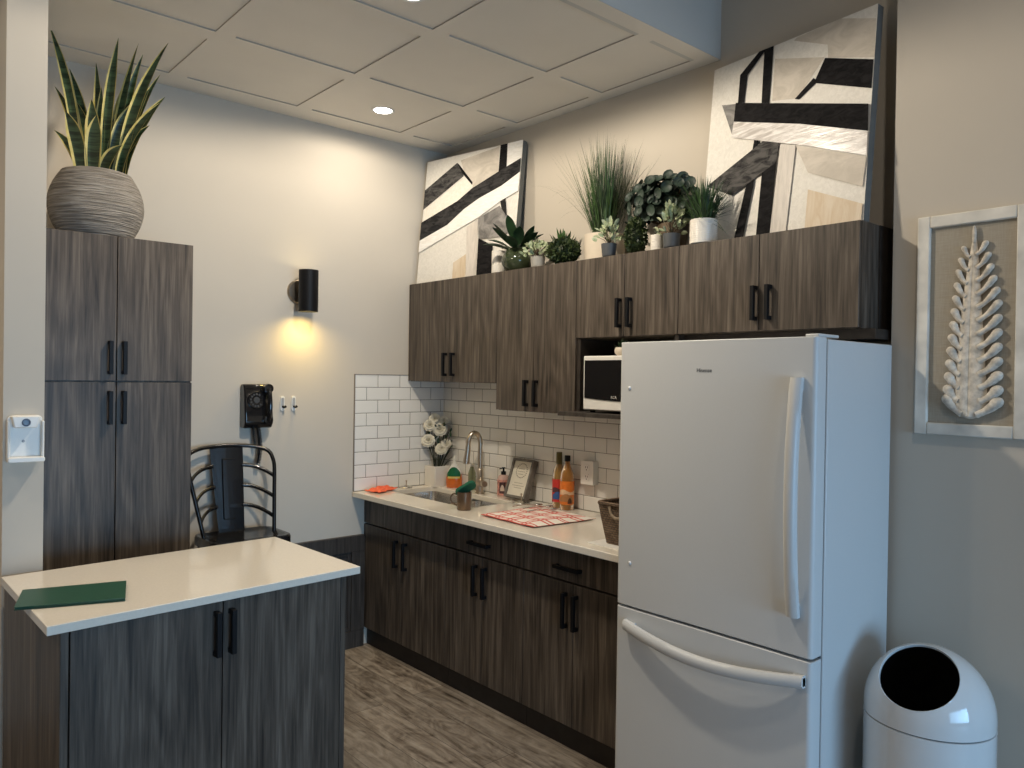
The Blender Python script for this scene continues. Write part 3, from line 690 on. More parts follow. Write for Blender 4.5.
# ------------------------------------------------------------------ plants on the wall cabinets (z 2.15)
ZT = 2.1505; random.seed(11)
def f_hell(bm, c):
    for i in range(18):
        a = i*2.4+.4; e = R(2+60*i/18); l = rnd(.13, .18)
        p = c+Vector((0, 0, -.0)); q = p+Vector((cos(a)*cos(e), sin(a)*cos(e), sin(e)))*.04
        tube(bm, [p, q], .002, 4, 0)
        blade(bm, q, q+Vector((cos(a)*cos(e), sin(a)*cos(e), sin(e)*.9))*l, .058, 0, .26, seg=6, fold=.35, prof=lambda t: sin(pi*(.08+.92*t))**.8)
    clampx(bm, 2.9)
potted('leafy_plant', 'dark broad-leaved plant in a round olive glazed pot before the far canvas', 'plant', (2.735, 3.10, ZT), .060, .052, .125, M['green_glaze'], f_hell, M['leaf_dark'], .03)
r = thing('white_pot', 'white cylinder pot peeking out left of the olive glazed pot', 'pot', (2.715, 3.232, ZT))
bm = BM(); lathe(bm, pot_prof(.036, .036, .125), (2.715, 3.232, ZT), 32); link('pot', bm, M['ceramic'], r, sharp=50)
bm = BM(); lathe(bm, [(.030, .115), (0, .118)], (2.715, 3.232, ZT), 20); link('soil', bm, M['soil'], r)
potted('variegated_plant', 'pale variegated plant in a light grey pot, left of the boxwood ball', 'plant', (2.695, 2.895, ZT), .034, .038, .055, M['ltgrey_pot'], f_bushy(90, .075, .065, .030, .018), [M['leaf_pale'], M['stem']])
potted('spiky_succulent', 'upright spiky green succulent behind the boxwood ball', 'plant', (2.85, 2.865, ZT), .03, .035, .085, M['ltgrey_pot'], f_rosette(26, .14, .022, (35, 88), .05), M['leaf_mid'])
r = thing('boxwood_ball', 'small dark boxwood ball between variegated plant and beige pot', 'plant', (2.71, 2.725, ZT), 'potted plants on top of the wall cabinets')
def hedge(bm, c, rx, ry, rz, n, lf=.014):
    for i in range(n):
        z = 1-2*(i+.5)/n; a = i*2.39996; s = math.sqrt(1-z*z); d = Vector((s*cos(a), s*sin(a), z)); k = rnd(.86, 1.02)
        p = Vector(c)+Vector((d.x*rx, d.y*ry, d.z*rz))*k; dd = (d+Vector((rnd(-1, 1), rnd(-1, 1), rnd(-.5, 1)))*.7).normalized()
        blade(bm, p-dd*lf*.3, p+dd*lf, lf*.8, 0, .1, seg=2, side=dd.cross(Vector((rnd(-1, 1), rnd(-1, 1), rnd(-1, 1)))), prof=lambda t: .8 if t < .2 else 1)
bm = BM(); hedge(bm, (2.71, 2.725, ZT+.065), .072, .085, .062, 800); ball(bm, (2.71, 2.725, ZT+.062), .06, .072, .055, 16, 10); link('foliage', bm, M['leaf_box'], r, sharp=180)
def tallg(bm, c):
    f_grass(430, .50, .25, .0062, .25, .06, 2, lo=.4)(bm, c)
    f_grass(45, .52, .42, .003, .5, .04, 3, lo=.8)(bm, c)
    for dy in (.26, .30, .24, .2):
        blade(bm, c, c+Vector((-.08, dy, rnd(.10, .24))), .003, 2, .6, seg=10, prof=lambda t: (1-t)**.5)
    clampx(bm, 2.915)
potted('tall_grass_plant', 'tall wispy ornamental grass in a beige cylinder pot, highest plant in the row', 'plant', (2.815, 2.55, ZT), .098, .098, .135, M['beige_pot'], tallg, [M['leaf_grassdk'], M['leaf_mid'], M['leaf_straw']])
potted('variegated_plant', 'pale variegated plant in a charcoal pot before the tall grass', 'plant', (2.685, 2.405, ZT), .030, .036, .06, M['grey_pot'], f_bushy(60, .06, .10, .032, .018), [M['leaf_pale'], M['stem']])
# eucalyptus
r = thing('eucalyptus_plant', 'dark round-leaved eucalyptus in a brown pot between tall grass and short grass', 'plant', (2.835, 2.16, ZT), 'potted plants on top of the wall cabinets')
bm = BM(); lathe(bm, pot_prof(.055, .072, .135), (2.835, 2.16, ZT), 32); link('pot', bm, plain('brown stoneware', (.13, .095, .06), .5, var=.3, scale=25), r, sharp=50)
bm = BM()
for dy, dx in ((.09, -.03), (-.01, .01), (-.06, -.02), (.03, -.04)): tube(bm, [(2.82, 2.17, ZT+.12), (2.80+dx, 2.18+dy, ZT+.18), (2.79+dx, 2.18+dy*1.8, ZT+.27)], [.006, .005, .003], 6, sm=3)
link('stems', bm, M['stem'], r)
bm = BM()
for i in range(340):
    a = rnd(0, 2*pi); k = rnd(.45, 1); e = rnd(-.75, 1.35)
    p = Vector((2.79+cos(a)*cos(e)*.085*k, 2.19+sin(a)*cos(e)*.215*k, ZT+.225+sin(e)*.125*k))
    nn = (Vector((cos(a)*cos(e), sin(a)*cos(e), sin(e)))+Vector((-.6+rnd(-.6, .6), rnd(-.7, .5), rnd(-.6, .6)))).normalized(); Q = nn.to_track_quat('Z', 'Y').to_matrix().to_4x4()
    s = rnd(.016, .028); lathe(bm, [(0, 0), (s*.5, .001), (s*.85, .003), (s, .007)], p, 10, 0, Q)
clampx(bm, 2.92); link('foliage', bm, M['leaf_grey'], r, sharp=180)
r = thing('hedge_plant', 'dark small-leaved topiary below the eucalyptus, left of its trunk', 'plant', (2.70, 2.285, ZT), 'potted plants on top of the wall cabinets')
bm = BM(); hedge(bm, (2.72, 2.275, ZT+.085), .045, .050, .083, 650, .013); ball(bm, (2.72, 2.275, ZT+.081), .036, .040, .075, 14, 10); link('foliage', bm, M['leaf_box'], r, sharp=180)
potted('variegated_plant', 'pale variegated plant in a charcoal pot left of the white ribbed pot', 'plant', (2.685, 2.05, ZT), .033, .037, .060, M['grey_pot'], f_bushy(70, .065, .12, .034, .018), [M['leaf_pale'], M['stem']])
def ribbed(c, r0, h, n=7):
    bm = BM(); prof = [(0, 0), (r0*.95, 0)]
    for i in range(n):
        z = h*i/n; prof += [(r0-.0003, z+.001), (r0+.0004, z+h/n*.35), (r0+.0004, z+h/n*.7), (r0-.0003, z+h/n-.001)]
    prof += [(r0-.004, h), (r0-.009, h), (r0-.009, h-.015), (0, h-.018)]
    lathe(bm, prof, c, 40); return bm
r = thing('short_grass_plant', 'short green grass plant in a white ribbed pot before the large canvas', 'plant', (2.70, 1.905, ZT), 'potted plants on top of the wall cabinets')
link('pot', ribbed((2.70, 1.90, ZT), .056, .10, 11), M['ceramic'], r, sharp=60)
bm = BM(); lathe(bm, [(.047, .09), (0, .094)], (2.70, 1.90, ZT), 20); link('soil', bm, M['soil'], r)
bm = BM(); c = Vector((2.70, 1.90, ZT+.09)); f_grass(300, .20, .80, .007, .45, .040, 2, lo=.6)(bm, c)
for v in bm.verts:
    k = v.co-c
    if v.co.z < ZT+.01: v.co.z = ZT+.012
    lim = 2.800+.0*k.z-.03+ .085*(v.co.z-2.155)/.775 - .04
    if v.co.x > lim: v.co.x = lim-(v.co.x-lim)*.25
link('foliage', bm, [M['leaf_mid'], M['leaf_dark']], r, sharp=180)
r = thing('white_ribbed_pot', 'small white ribbed pot half hidden behind the charcoal pot', 'pot', (2.705, 2.142, ZT)); 
link('pot', ribbed((2.705, 2.142, ZT), .029, .07, 6), M['ceramic'], r, sharp=60)

# ------------------------------------------------------------------ tall cabinet
TY = 3.41; tx0, tx1 = .5435, 1.158; tm = .859
r = thing('tall_cabinet', 'tall dark grey four-door pantry cabinet carrying the snake plant', 'cabinet', (.857, 3.7, 0))
bm = BM(); box(bm, tx0, tx1, TY+.0195, 4.0, .10, 2.136); link('carcass', bm, M['wood'], r)
bm = BM(); box(bm, tx0, tx1, TY+.06, 3.99, 0, .10); link('toe_kick', bm, M['toe'], r)
for a, b, hx in ((tx0, tm, tm-.026), (tm, tx1, tm+.026)):
    doory(r, TY, a, b, 1.5505, 2.136, M['wood'], hx, (1.578, 1.712)); doory(r, TY, a, b, .105, 1.5475, M['wood'], hx, (1.377, 1.511))
# snake plant
r = thing('snake_plant', 'tall snake plant in a ribbed taupe round pot on the pantry cabinet', 'plant', (.845, 3.63, 2.137))
pc = (.828, 3.62, 2.1365)
bm = BM(); prof = [(0, 0), (.115, 0)]
for i in range(0, 13):
    t = i/12; prof.append((.120+.060*sin(pi*(.02+.93*t))**.85+.004*(1-t), .005+.275*t))
prof += [(.116, .286), (.110, .28), (.110, .258), (0, .255)]
lathe(bm, prof, pc, 56); link('pot', bm, M['ridged'], r, sharp=50)
bm = BM(); lathe(bm, [(.111, .25), (0, .255)], pc, 32); link('soil', bm, M['soil'], r)
random.seed(5)
def snakeleaf(bm, base, tip, w, bend, tw):
    base = Vector(base); tip = Vector(tip); mid = (base+tip)/2+Vector(bend); view = Vector((-.66, -.75, 0))
    rows = []; seg = 14
    for i in range(seg+1):
        t = i/seg; p = base*(1-t)**2+mid*2*t*(1-t)+tip*t*t; d = ((mid-base)*(1-t)+(tip-mid)*t).normalized()
        s = d.cross(view).normalized(); nn = s.cross(d); a = tw*t; s2 = s*cos(a)+nn*sin(a); n2 = s2.cross(d)
        wi = w*(.70+.30*sin(pi*min(t*1.2, 1)*.9))*(1-max(0, (t-.66)/.34)**1.7)+.001
        rows.append([bm.verts.new(p+s2*wi*k/2-n2*wi*.22*(1-(k*k))+Vector((0, 0, 0))) for k in (-1, -.74, 0, .74, 1)])
    for a, b in zip(rows, rows[1:]):
        for k in range(4): bm.faces.new((a[k], a[k+1], b[k+1], b[k])).material_index = 1 if k in (0, 3) else 0
rv = Vector((.75, -.66, 0)); fv = Vector((.66, .75, 0)); c0 = Vector((pc[0], pc[1], 2.385))
LV = [(-.190, .58, -.03, .030, -.2), (.090, .54, -.01, .036, 0), (.155, .535, .03, .034, .6), (.165, .50, .05, .03, -.4), (.305, .52, -.02, .040, .3), (.275, .32, .02, .040, .2), (.285, .285, -.03, .034, .4),
      (-.20, .36, .03, .032, .3), (-.17, .17, -.02, .028, 0), (-.085, .225, -.09, .050, .1), (.045, .21, -.09, .052, 0), (-.01, .29, -.03, .05, 0), (.015, .35, .0, .035, .3), (.20, .36, .04, .04, -.3),
      (.22, .20, .0, .036, .2), (-.03, .46, .04, .034, .3), (.10, .42, .06, .034, -.3), (.24, .42, .05, .032, .2), (-.15, .44, .05, .03, -.2), (.14, .10, -.07, .04, .2), (.06, .27, .05, .045, 0), (-.05, .33, .06, .04, .2), (.16, .30, .0, .045, -.2), (-.11, .30, .04, .036, 0), (-.04, .36, .08, .04, .2)]
bm = BM()
for dx, dz, df, w, tw in LV:
    b = c0+rv*dx*.35+fv*df*.7; snakeleaf(bm, b, c0+rv*dx+fv*df+Vector((0, 0, dz*1.06+.03)), w*1.32, rv*(-.28*dx)+Vector((0, 0, .03)), tw)
link('leaves', bm, [M['leaf_snake'], M['leaf_yellow']], r, sharp=180)

# ------------------------------------------------------------------ island
T = Matrix.Translation((.9135, 2.712, 0)) @ Matrix.Rotation(R(4.0), 4, 'Z')
hx, hy = .491, .330
r = thing('island_cabinet', 'dark island cabinet with two handled doors under a white top', 'cabinet', (.9135, 2.712, 0))
def tb(a): xf(a.verts, T); return a
fy = -hy+.018
bm = BM(); box(bm, -.45, .409, fy+.0195, hy-.03, .09, .883); link('carcass', tb(bm), M['wood_edge'], r)
bm = BM(); box(bm, -.472, -.4515, fy, hy-.03, 0, .883); link('side_panel', tb(bm), M['wood'], r, bevel=.001)
bm = BM(); box(bm, .4105, .43, fy+.002, hy-.03, 0, .883); link('side_panel', tb(bm), M['wood'], r, bevel=.001)
bm = BM(); box(bm, -.45, .409, fy+.06, hy-.05, 0, .09); link('toe_kick', tb(bm), M['toe'], r)
sx = -.018
doory(r, fy, -.449, sx, .10, .880, M['wood'], sx-.024, (.715, .853), T=T); doory(r, fy, sx, .409, .10, .880, M['wood'], sx+.024, (.715, .853), T=T)
bm = BM(); prism(bm, [(.428, 2.346), (1.412, 2.417), (1.391, 3.078), (.415, 3.005)], 'z', .884, .91); tag(link('island_countertop', bm, M['quartz'], loc=(.9135, 2.712, .878), bevel=.002), 'white quartz slab topping the dark island, green folder on it', 'countertop')

# green folder
bm = BM(); vs = prism(bm, [(.385, 2.556), (.652, 2.466), (.709, 2.672), (.436, 2.748)], 'z', .911, .9135)
vs = prism(bm, [(.388, 2.558), (.649, 2.470), (.703, 2.668), (.438, 2.743)], 'z', .9135, .918)
prism(bm, [(.385, 2.556), (.652, 2.466), (.709, 2.672), (.436, 2.748)], 'z', .918, .9205)
tag(link('folder', bm, M['green_vinyl'], loc=(.54, 2.6, .911), bevel=.0008), 'dark green folder lying on the white island top', 'folder')

# ------------------------------------------------------------------ wall lamp
r = thing('wall_sconce', 'black cylinder up-and-down wall lamp glowing warm on the cream wall', 'lamp', (1.935, 4.01, 2.045))
RY = Matrix.Rotation(R(90), 4, 'X')
bm = BM(); lathe(bm, [(0, 0), (.066, 0), (.066, .008), (.059, .014), (0, .016)], (1.928, 4.009, 2.045), 36, 0, RY); link('backplate', bm, M['nickel'], r)
bm = BM(); tube(bm, [(1.935, 4.0, 2.045), (1.935, 3.94, 2.045)], .012, 12); link('arm', bm, M['nickel'], r)
bm = BM(); lathe(bm, [(.049, 1.93), (.052, 1.93), (.052, 2.155), (.049, 2.155), (.049, 1.93)], (1.935, 3.9, 0), 40)
link('shade', bm, M['black'], r, sharp=50)
bm = BM(); lathe(bm, [(0, 2.06), (.0485, 2.06), (.0485, 2.07), (0, 2.07)], (1.935, 3.9, 0), 24); link('socket_plate', bm, M['whiteplastic'], r)
glow = plain('warm lamp glass', (1, .80, .42), .4, var=0, emit=14)
for z, k in ((1.95, 1), (2.135, 1)):
    bm = BM(); lathe(bm, [(0, z), (.030, z+.002), (.030, z+.006), (0, z+.008)] , (1.935, 3.9, 0), 24); link('bulb', bm, glow, r)

# ceiling downlights
lens = plain('downlight lens', (1, .93, .80), .4, var=0, emit=22)
def downlight(x, y, label, z=CZ+D):
    r = thing('ceiling_downlight', label, 'ceiling light', (x, y, z), 'recessed downlights in the ceiling')
    bm = BM(); lathe(bm, [(.047, z-.001), (.060, z-.003), (.062, z-.0005), (.047, z-.0005)], (x, y, 0), 32); link('trim_ring', bm, M['white'], r)
    bm = BM(); lathe(bm, [(0, z-.001), (.047, z-.001)], (x, y, 0), 32); link('lens', bm, lens, r)
downlight(2.201, 3.596, 'glowing round downlight in the ceiling near the far wall')
downlight(1.605, 2.431, 'round downlight at the top edge of the photo, above the island')

# ------------------------------------------------------------------ phone
r = thing('wall_telephone', 'black rotary telephone mounted on the cream wall above the stool', 'telephone', (1.68, 4.01, 1.30))
bm = BM(); prism(bm, [(4.009, 1.302), (3.955, 1.302), (3.935, 1.33), (3.95, 1.50), (3.965, 1.534), (4.009, 1.534)], 'x', 1.608, 1.762); link('body', bm, M['gloss_black'], r, bevel=.008)
ty = lambda z: 3.935+(z-1.33)*.088
bm = BM(); Rt = Matrix.Rotation(R(90-5), 4, 'X'); c = (1.668, ty(1.45)-.001, 1.45)
lathe(bm, [(0, 0), (.046, 0), (.046, .004), (.043, .008), (0, .008)], c, 36, 0, Rt); dl = link('dial', bm, M['gloss_black'], r)
bm = BM(); lathe(bm, [(0, .008), (.017, .008), (.016, .011), (0, .011)], c, 24, 0, Rt); link('dial_centre', bm, M['dkgrey'], dl)
for k in range(10):
    a = R(60+k*28); p = Vector(c)+Rt.to_3x3() @ Vector((.031*cos(a), .031*sin(a), .0085)); bm = BM(); lathe(bm, [(0, 0), (.0058, 0), (.0058, .0008), (0, .0008)], p, 14, 0, Rt); link('finger_hole', bm, M['dkgrey'], dl)
bm = BM(); x = 1.728
tube(bm, [(x, 3.925, 1.345), (x, 3.905, 1.38), (x, 3.902, 1.43), (x, 3.910, 1.48), (x, 3.93, 1.515)], [.013, .012, .012, .012, .013], 12, sm=4)
for z, t in ((1.347, 40), (1.512, 130)):
    lathe(bm, [(0, -.015), (.022, -.015), (.026, -.005), (.024, .012), (0, .014)], (x, 3.93, z), 24, 0, Matrix.Rotation(R(90), 4, 'X'))
link('handset', bm, M['gloss_black'], r, sharp=60)
bm = BM(); pts = []
for i in range(260):
    t = i/259; a = t*2*pi*24; zc = 1.305-.20*sin(pi*min(t*1.0, 1)*.5) if t < .78 else 1.305-.20*sin(pi*.39)+(t-.78)*.0
    zc = 1.302-.19*t; pts.append((1.690+.010*cos(a)+.012*sin(3*t), 3.965+.010*sin(a), zc))
tube(bm, pts, .0032, 6)
pts = []
for i in range(150):
    t = i/149; a = t*2*pi*10; pts.append((1.678-.010*(1-t)+.006*cos(a), 3.975+.006*sin(a), 1.302-.10*t+.0*t))
tube(bm, pts, .003, 6)
link('coiled_cord', bm, M['gloss_black'], r, sharp=80)
# adhesive hooks
for x, lb in ((1.842, 'white adhesive hook with dark peg, the one nearer the telephone'), (1.906, 'white adhesive hook with dark peg, the one nearer the tiles')):
    r = thing('wall_hook', lb, 'hook', (x, 4.01, 1.43), 'adhesive hooks on the cream wall')
    bm = BM(); vs = prism(bm, rrect(x-.012, x+.012, 1.388, 1.470, .011), 'y', 4.0015, 4.0095); link('plate', bm, M['whiteplastic'], r, bevel=.001)
    bm = BM(); prism(bm, rrect(x-.007, x+.007, 1.412, 1.460, .005), 'y', 3.9985, 4.0015); link('insert', bm, M['greyplastic'], r)
    bm = BM(); tube(bm, [(x, 4.0, 1.412), (x+.002, 3.984, 1.408), (x+.003, 3.972, 1.413)], [.006, .0055, .007], 10); link('peg', bm, M['black'], r)

# ------------------------------------------------------------------ dispenser on the partition end
r = thing('soap_dispenser_holder', 'white plastic wall dispenser with grey round sensor on the partition end', 'dispenser', (.482, 3.04, 1.355))
y = 3.0395
bm = BM(); prism(bm, rrect(.432, .534, 1.284, 1.438, .016), 'y', y-.012, y); link('back_tray', bm, M['whiteplastic'], r, bevel=.002)
bm = BM(); prism(bm, rrect(.430, .536, 1.283, 1.300, .006), 'y', y-.050, y-.012); prism(bm, rrect(.430, .438, 1.29, 1.42, .003), 'y', y-.036, y-.012); prism(bm, rrect(.528, .536, 1.29, 1.42, .003), 'y', y-.036, y-.012)
link('tray_rim', bm, M['whiteplastic'], r, bevel=.003)
bm = BM(); prism(bm, [(.448, 1.398), (.511, 1.398), (.520, 1.436), (.440, 1.436)], 'y', y-.052, y-.012); hd = link('head', bm, M['whiteplastic'], r, bevel=.003)
bm = BM(); lathe(bm, [(0, 0), (.013, 0), (.013, .003), (.009, .004), (.008, .002), (0, .002)], (.480, y-.0515, 1.416), 24, 0, RY); link('sensor', bm, plain('blue grey sensor', (.10, .14, .20), .3), hd)
bm = BM(); lathe(bm, [(0, 0), (.005, 0), (.004, .002), (0, .002)], (.479, y-.012, 1.352), 14, 0, RY); link('drop_mark', bm, M['greyplastic'], r)

# ------------------------------------------------------------------ bar stool
r = thing('bar_stool', 'black metal bar stool with curved slatted back against the cream wall', 'stool', (1.54, 3.8, 0))
sx0, sx1, sy0, sy1, sz = 1.345, 1.748, 3.645, 3.945, .785
bm = BM(); P0 = rrect(sx0, sx1, sy0, sy1, .05, 6); n = len(P0); cxm, cym = 1.54, 3.795
def ring(s, z): return [bm.verts.new((cxm+(p[0]-cxm)*s, cym+(p[1]-cym)*s, z)) for p in P0]
rs = [ring(1.0, sz-.045), ring(1.0, sz-.010), ring(.98, sz), ring(.90, sz-.001), ring(.83, sz-.008), ring(.4, sz-.010)]
for A, B in zip(rs, rs[1:]):
    for k in range(n): bm.faces.new((A[k], A[(k+1) % n], B[(k+1) % n], B[k]))
bm.faces.new(rs[-1]); bmesh.ops.recalc_face_normals(bm, faces=bm.faces)
link('seat', bm, M['stoolm'], r, sharp=70)
def bk(u, z):
    """curved back surface: u in -1..1 across, z height"""
    t = (z-.775)/.425; hw = .178+.055*t; x = 1.54-.020*t+u*hw; yb = 3.925+.035*t; return Vector((x, yb-(.11-.05*t)*abs(u)**2.4, z))
bm = BM(); pts = [bk(-1, .765), bk(-1, .86), bk(-1, .98), bk(-1, 1.08), bk(-.98, 1.135), bk(-.88, 1.185), bk(-.6, 1.208), bk(-.3, 1.215), bk(0, 1.217), bk(.3, 1.215), bk(.6, 1.208), bk(.88, 1.185), bk(.98, 1.135), bk(1, 1.08), bk(1, .98), bk(1, .86), bk(1, .765)]
tube(bm, pts, .0105, 10, sm=4); link('back_hoop', bm, M['stoolm'], r, sharp=80)
for z in (1.115, 1.01, .91):
    for sgn in (-1, 1):
        bm = BM(); tube(bm, [bk(sgn*u, z-.06*((u-.3)/.7)**2.2) for u in (.34, .5, .65, .8, .92, 1.0)], .0065, 8, sm=3, flat=1.5); link('back_slat', bm, M['stoolm'], r, sharp=80)
bm = BM(); cols = []
for i in range(9):
    z = .770+.447*i/8; t = i/8; w = (.066+.020*t)
    row = []
    for k in (-1, -.9, -.35, .35, .9, 1):
        p = bk(0, z)+Vector((k*w, .004*abs(k)-.006, 0)); row.append(p)
    cols.append(row)
F = [[bm.verts.new(p) for p in row] for row in cols]; G = [[bm.verts.new(p+Vector((0, .004, 0))) for p in row] for row in cols]
for a in range(8):
    for k in range(5):
        bm.faces.new((F[a][k], F[a][k+1], F[a+1][k+1], F[a+1][k])); bm.faces.new((G[a][k+1], G[a][k], G[a+1][k], G[a+1][k+1]))
    bm.faces.new((F[a][0], F[a+1][0], G[a+1][0], G[a][0])); bm.faces.new((F[a][5], G[a][5], G[a+1][5], F[a+1][5]))
sp = link('back_splat', bm, M['stoolm'], r, sharp=60)
bm = BM(); a, b = .034, .030
for (u0, z0_, u1, z1_) in ((-a, 1.15, .03, 1.15), (-a, 1.15, -b, .845), (-b, .845, .03, .845)):
    tube(bm, [(1.53+u0, 3.9165+(z0_-.775)*.082, z0_), (1.53+u1, 3.9165+(z1_-.775)*.082, z1_)], .0025, 6)
link('pressed_ridge', bm, M['stoolm'], sp)
for qx, qy, dx, dy in ((sx0+.04, sy0+.04, -.05, -.05), (sx1-.04, sy0+.04, .05, -.05), (sx0+.04, sy1-.04, -.05, .03), (sx1-.04, sy1-.04, .05, .03)):
    bm = BM(); tube(bm, [(qx, qy, sz-.015), (qx+dx*.5, qy+dy*.5, .4), (qx+dx, qy+dy, 0.0)], [.021, .016, .012], 8); link('leg', bm, M['stoolm'], r)
bm = BM(); q = [(sx0+.0, sy0+.0, .28), (sx1-.0, sy0, .28), (sx1, sy1-.0, .28), (sx0, sy1, .28), (sx0, sy0, .28)]
for a, b in zip(q, q[1:]): tube(bm, [a, b], .008, 6)
link('footrest', bm, M['stoolm'], r)

# ------------------------------------------------------------------ things on the worktop (z .91)
Z = .9105; random.seed(21)
# vase with flowers
r = thing('flower_vase', 'white square ceramic vase of ivory flowers in the tiled corner', 'vase', (2.835, 3.935, Z))
bm = BM(); slab_hole(bm, rrect(2.778, 2.892, 3.880, 3.992, .003, 1), rrect(2.784, 2.886, 3.886, 3.986, .003, 1), Z+.006, Z+.125); box(bm, 2.778, 2.892, 3.88, 3.992, Z, Z+.007); link('vase', bm, M['ceramic'], r, bevel=.0015)
c = Vector((2.835, 3.935, Z+.05)); heads = []
for dx, dz, df, s in ((-.075, .36, .0, .040), (.015, .335, -.03, .045), (-.07, .265, -.035, .044), (.025, .215, -.05, .040), (.095, .245, .02, .034), (-.03, .40, .01, .036), (.055, .39, .02, .03)):
    heads.append((c+rv*dx*.95+fv*df*.6+Vector((0, 0, dz-.03)), s))
bm = BM()
for p, s in heads: tube(bm, [c+Vector((rnd(-.01, .01), rnd(-.01, .01), 0)), c+(p-c)*.45+Vector((0, 0, .02)), p-Vector((0, 0, s*.3))], .0032, 6, sm=3)
for i in range(14): 
    e = c+rv*rnd(-.08, .10)+fv*rnd(-.03, .01)+Vector((0, 0, rnd(.10, .30))); tube(bm, [c, c+(e-c)*.6+Vector((0, 0, .015)), e], .002, 5, sm=2)
link('stems', bm, M['flower_stem'], r, sharp=80)
bm = BM()
for i in range(36):
    e = c+rv*rnd(-.07, .09)+fv*rnd(-.02, .01)+Vector((0, 0, rnd(.14, .33))); d_ = Vector((rnd(-1, 1), rnd(-1, .5), rnd(-.3, 1))).normalized(); blade(bm, e, e+d_*.035, .016, 0, .1, seg=4)
link('leaves', bm, M['leaf_dark'], r, sharp=180)
for p, s in heads:
    if p.x > 2.86: p.x = 2.86
    if p.y > 3.95: p.y = 3.95
    bm = BM(); view = Vector((-.6, -.65, .45)).normalized()
    Q = view.to_track_quat('Z', 'Y').to_matrix()
    for ri, (nn, el, rad) in enumerate(((9, 5, 1.0), (9, 30, .92), (8, 52, .72), (6, 75, .5))):
        for k in range(nn):
            a = 2*pi*(k+ri*.37)/nn+rnd(-.1, .1); e = R(el); d_ = Q @ Vector((cos(a)*cos(e), sin(a)*cos(e), sin(e))); sd = Q @ Vector((-sin(a), cos(a), 0))
            blade(bm, p-(Q @ Vector((0, 0, s*.35))), p-(Q @ Vector((0, 0, s*.35)))+d_*s*rad*1.05, s*.85, 0, .16, side=sd, seg=5, fold=.4, prof=lambda t: (.3+.7*sin(pi*min(.5, t*.62)))*(1 if t < .8 else (1-t)/.2*.8+.3))
    link('bloom', bm, M['petal'], r, sharp=180)
# dish soap
r = thing('dish_soap_bottle', 'orange dish soap bottle with green label beside the vase', 'bottle', (2.885, 3.83, Z))
c = (2.868, 3.805, Z)
def squash(k): return Matrix.Rotation(R(45), 4, 'Z') @ Matrix.Diagonal((1, k, 1, 1))
orange = plain('orange liquid soap', (.62, .14, .02), .12, var=.1, coat=.6); clearp = plain('clear bottle plastic', (.75, .74, .68), .1, var=.02, coat=.5)
bm = BM(); lathe(bm, [(0, 0), (.044, 0), (.049, .006), (.050, .05), (.045, .082), (0, .083)], c, 28, 0, Matrix.Rotation(R(-41), 4, 'Z') @ Matrix.Diagonal((1, .65, 1, 1))); link('bottle', bm, orange, r)
bm = BM(); lathe(bm, [(.0445, .081), (.037, .105), (.021, .135), (.011, .150), (.011, .165), (0, .166)], c, 28, 0, Matrix.Rotation(R(-41), 4, 'Z') @ Matrix.Diagonal((1, .65, 1, 1))); link('neck', bm, clearp, r)
bm = BM(); lathe(bm, [(0, .166), (.012, .166), (.012, .178), (.006, .184), (.006, .196), (0, .197)], c, 20); link('cap', bm, clearp, r)
def patch(bm, c, rx, ry, ang0, ang1, z0, z1, rot=-41, mi=0, n=12, off=.0012, shp=None):
    Mr = Matrix.Rotation(R(rot), 3, 'Z'); rows = []
    for i in range(n+1):
        a = R(ang0+(ang1-ang0)*i/n); t = i/n; h = shp(t) if shp else 1
        p = Mr @ Vector(((rx+off)*cos(a), (ry+off)*sin(a), 0)); rows.append((bm.verts.new((c[0]+p.x, c[1]+p.y, c[2]+z0)), bm.verts.new((c[0]+p.x, c[1]+p.y, c[2]+z0+(z1-z0)*h))))
    for a, b in zip(rows, rows[1:]):
        f = bm.faces.new((a[0], b[0], b[1], a[1])); f.material_index = mi
bm = BM(); patch(bm, c, .049, .032, 215, 325, .066, .128, shp=lambda t: .35+.65*sin(pi*t)); patch(bm, c, .0495, .0325, 225, 315, .058, .070, mi=1, off=.0018)
for v in bm.verts: v.co += Vector((-.001, -.001, 0))
link('label', bm, [plain('green soap label', (.01, .13, .05), .35), plain('gold label stripe', (.75, .55, .15), .4)], r)
# pale green bottle behind the faucet
r = thing('green_soap_bottle', 'pale green clear bottle half hidden behind the faucet', 'bottle', (2.895, 3.655, Z))
bm = BM(); lathe(bm, [(0, 0), (.021, 0), (.023, .005), (.023, .10), (.014, .125), (.010, .14), (0, .141)], (2.892, 3.66, Z), 24); link('bottle', bm, plain('pale green glass', (.30, .33, .20), .1, coat=.5), r)
bm = BM(); lathe(bm, [(0, .141), (.012, .141), (.012, .158), (0, .159)], (2.892, 3.66, Z), 20); link('cap', bm, clearp, r)
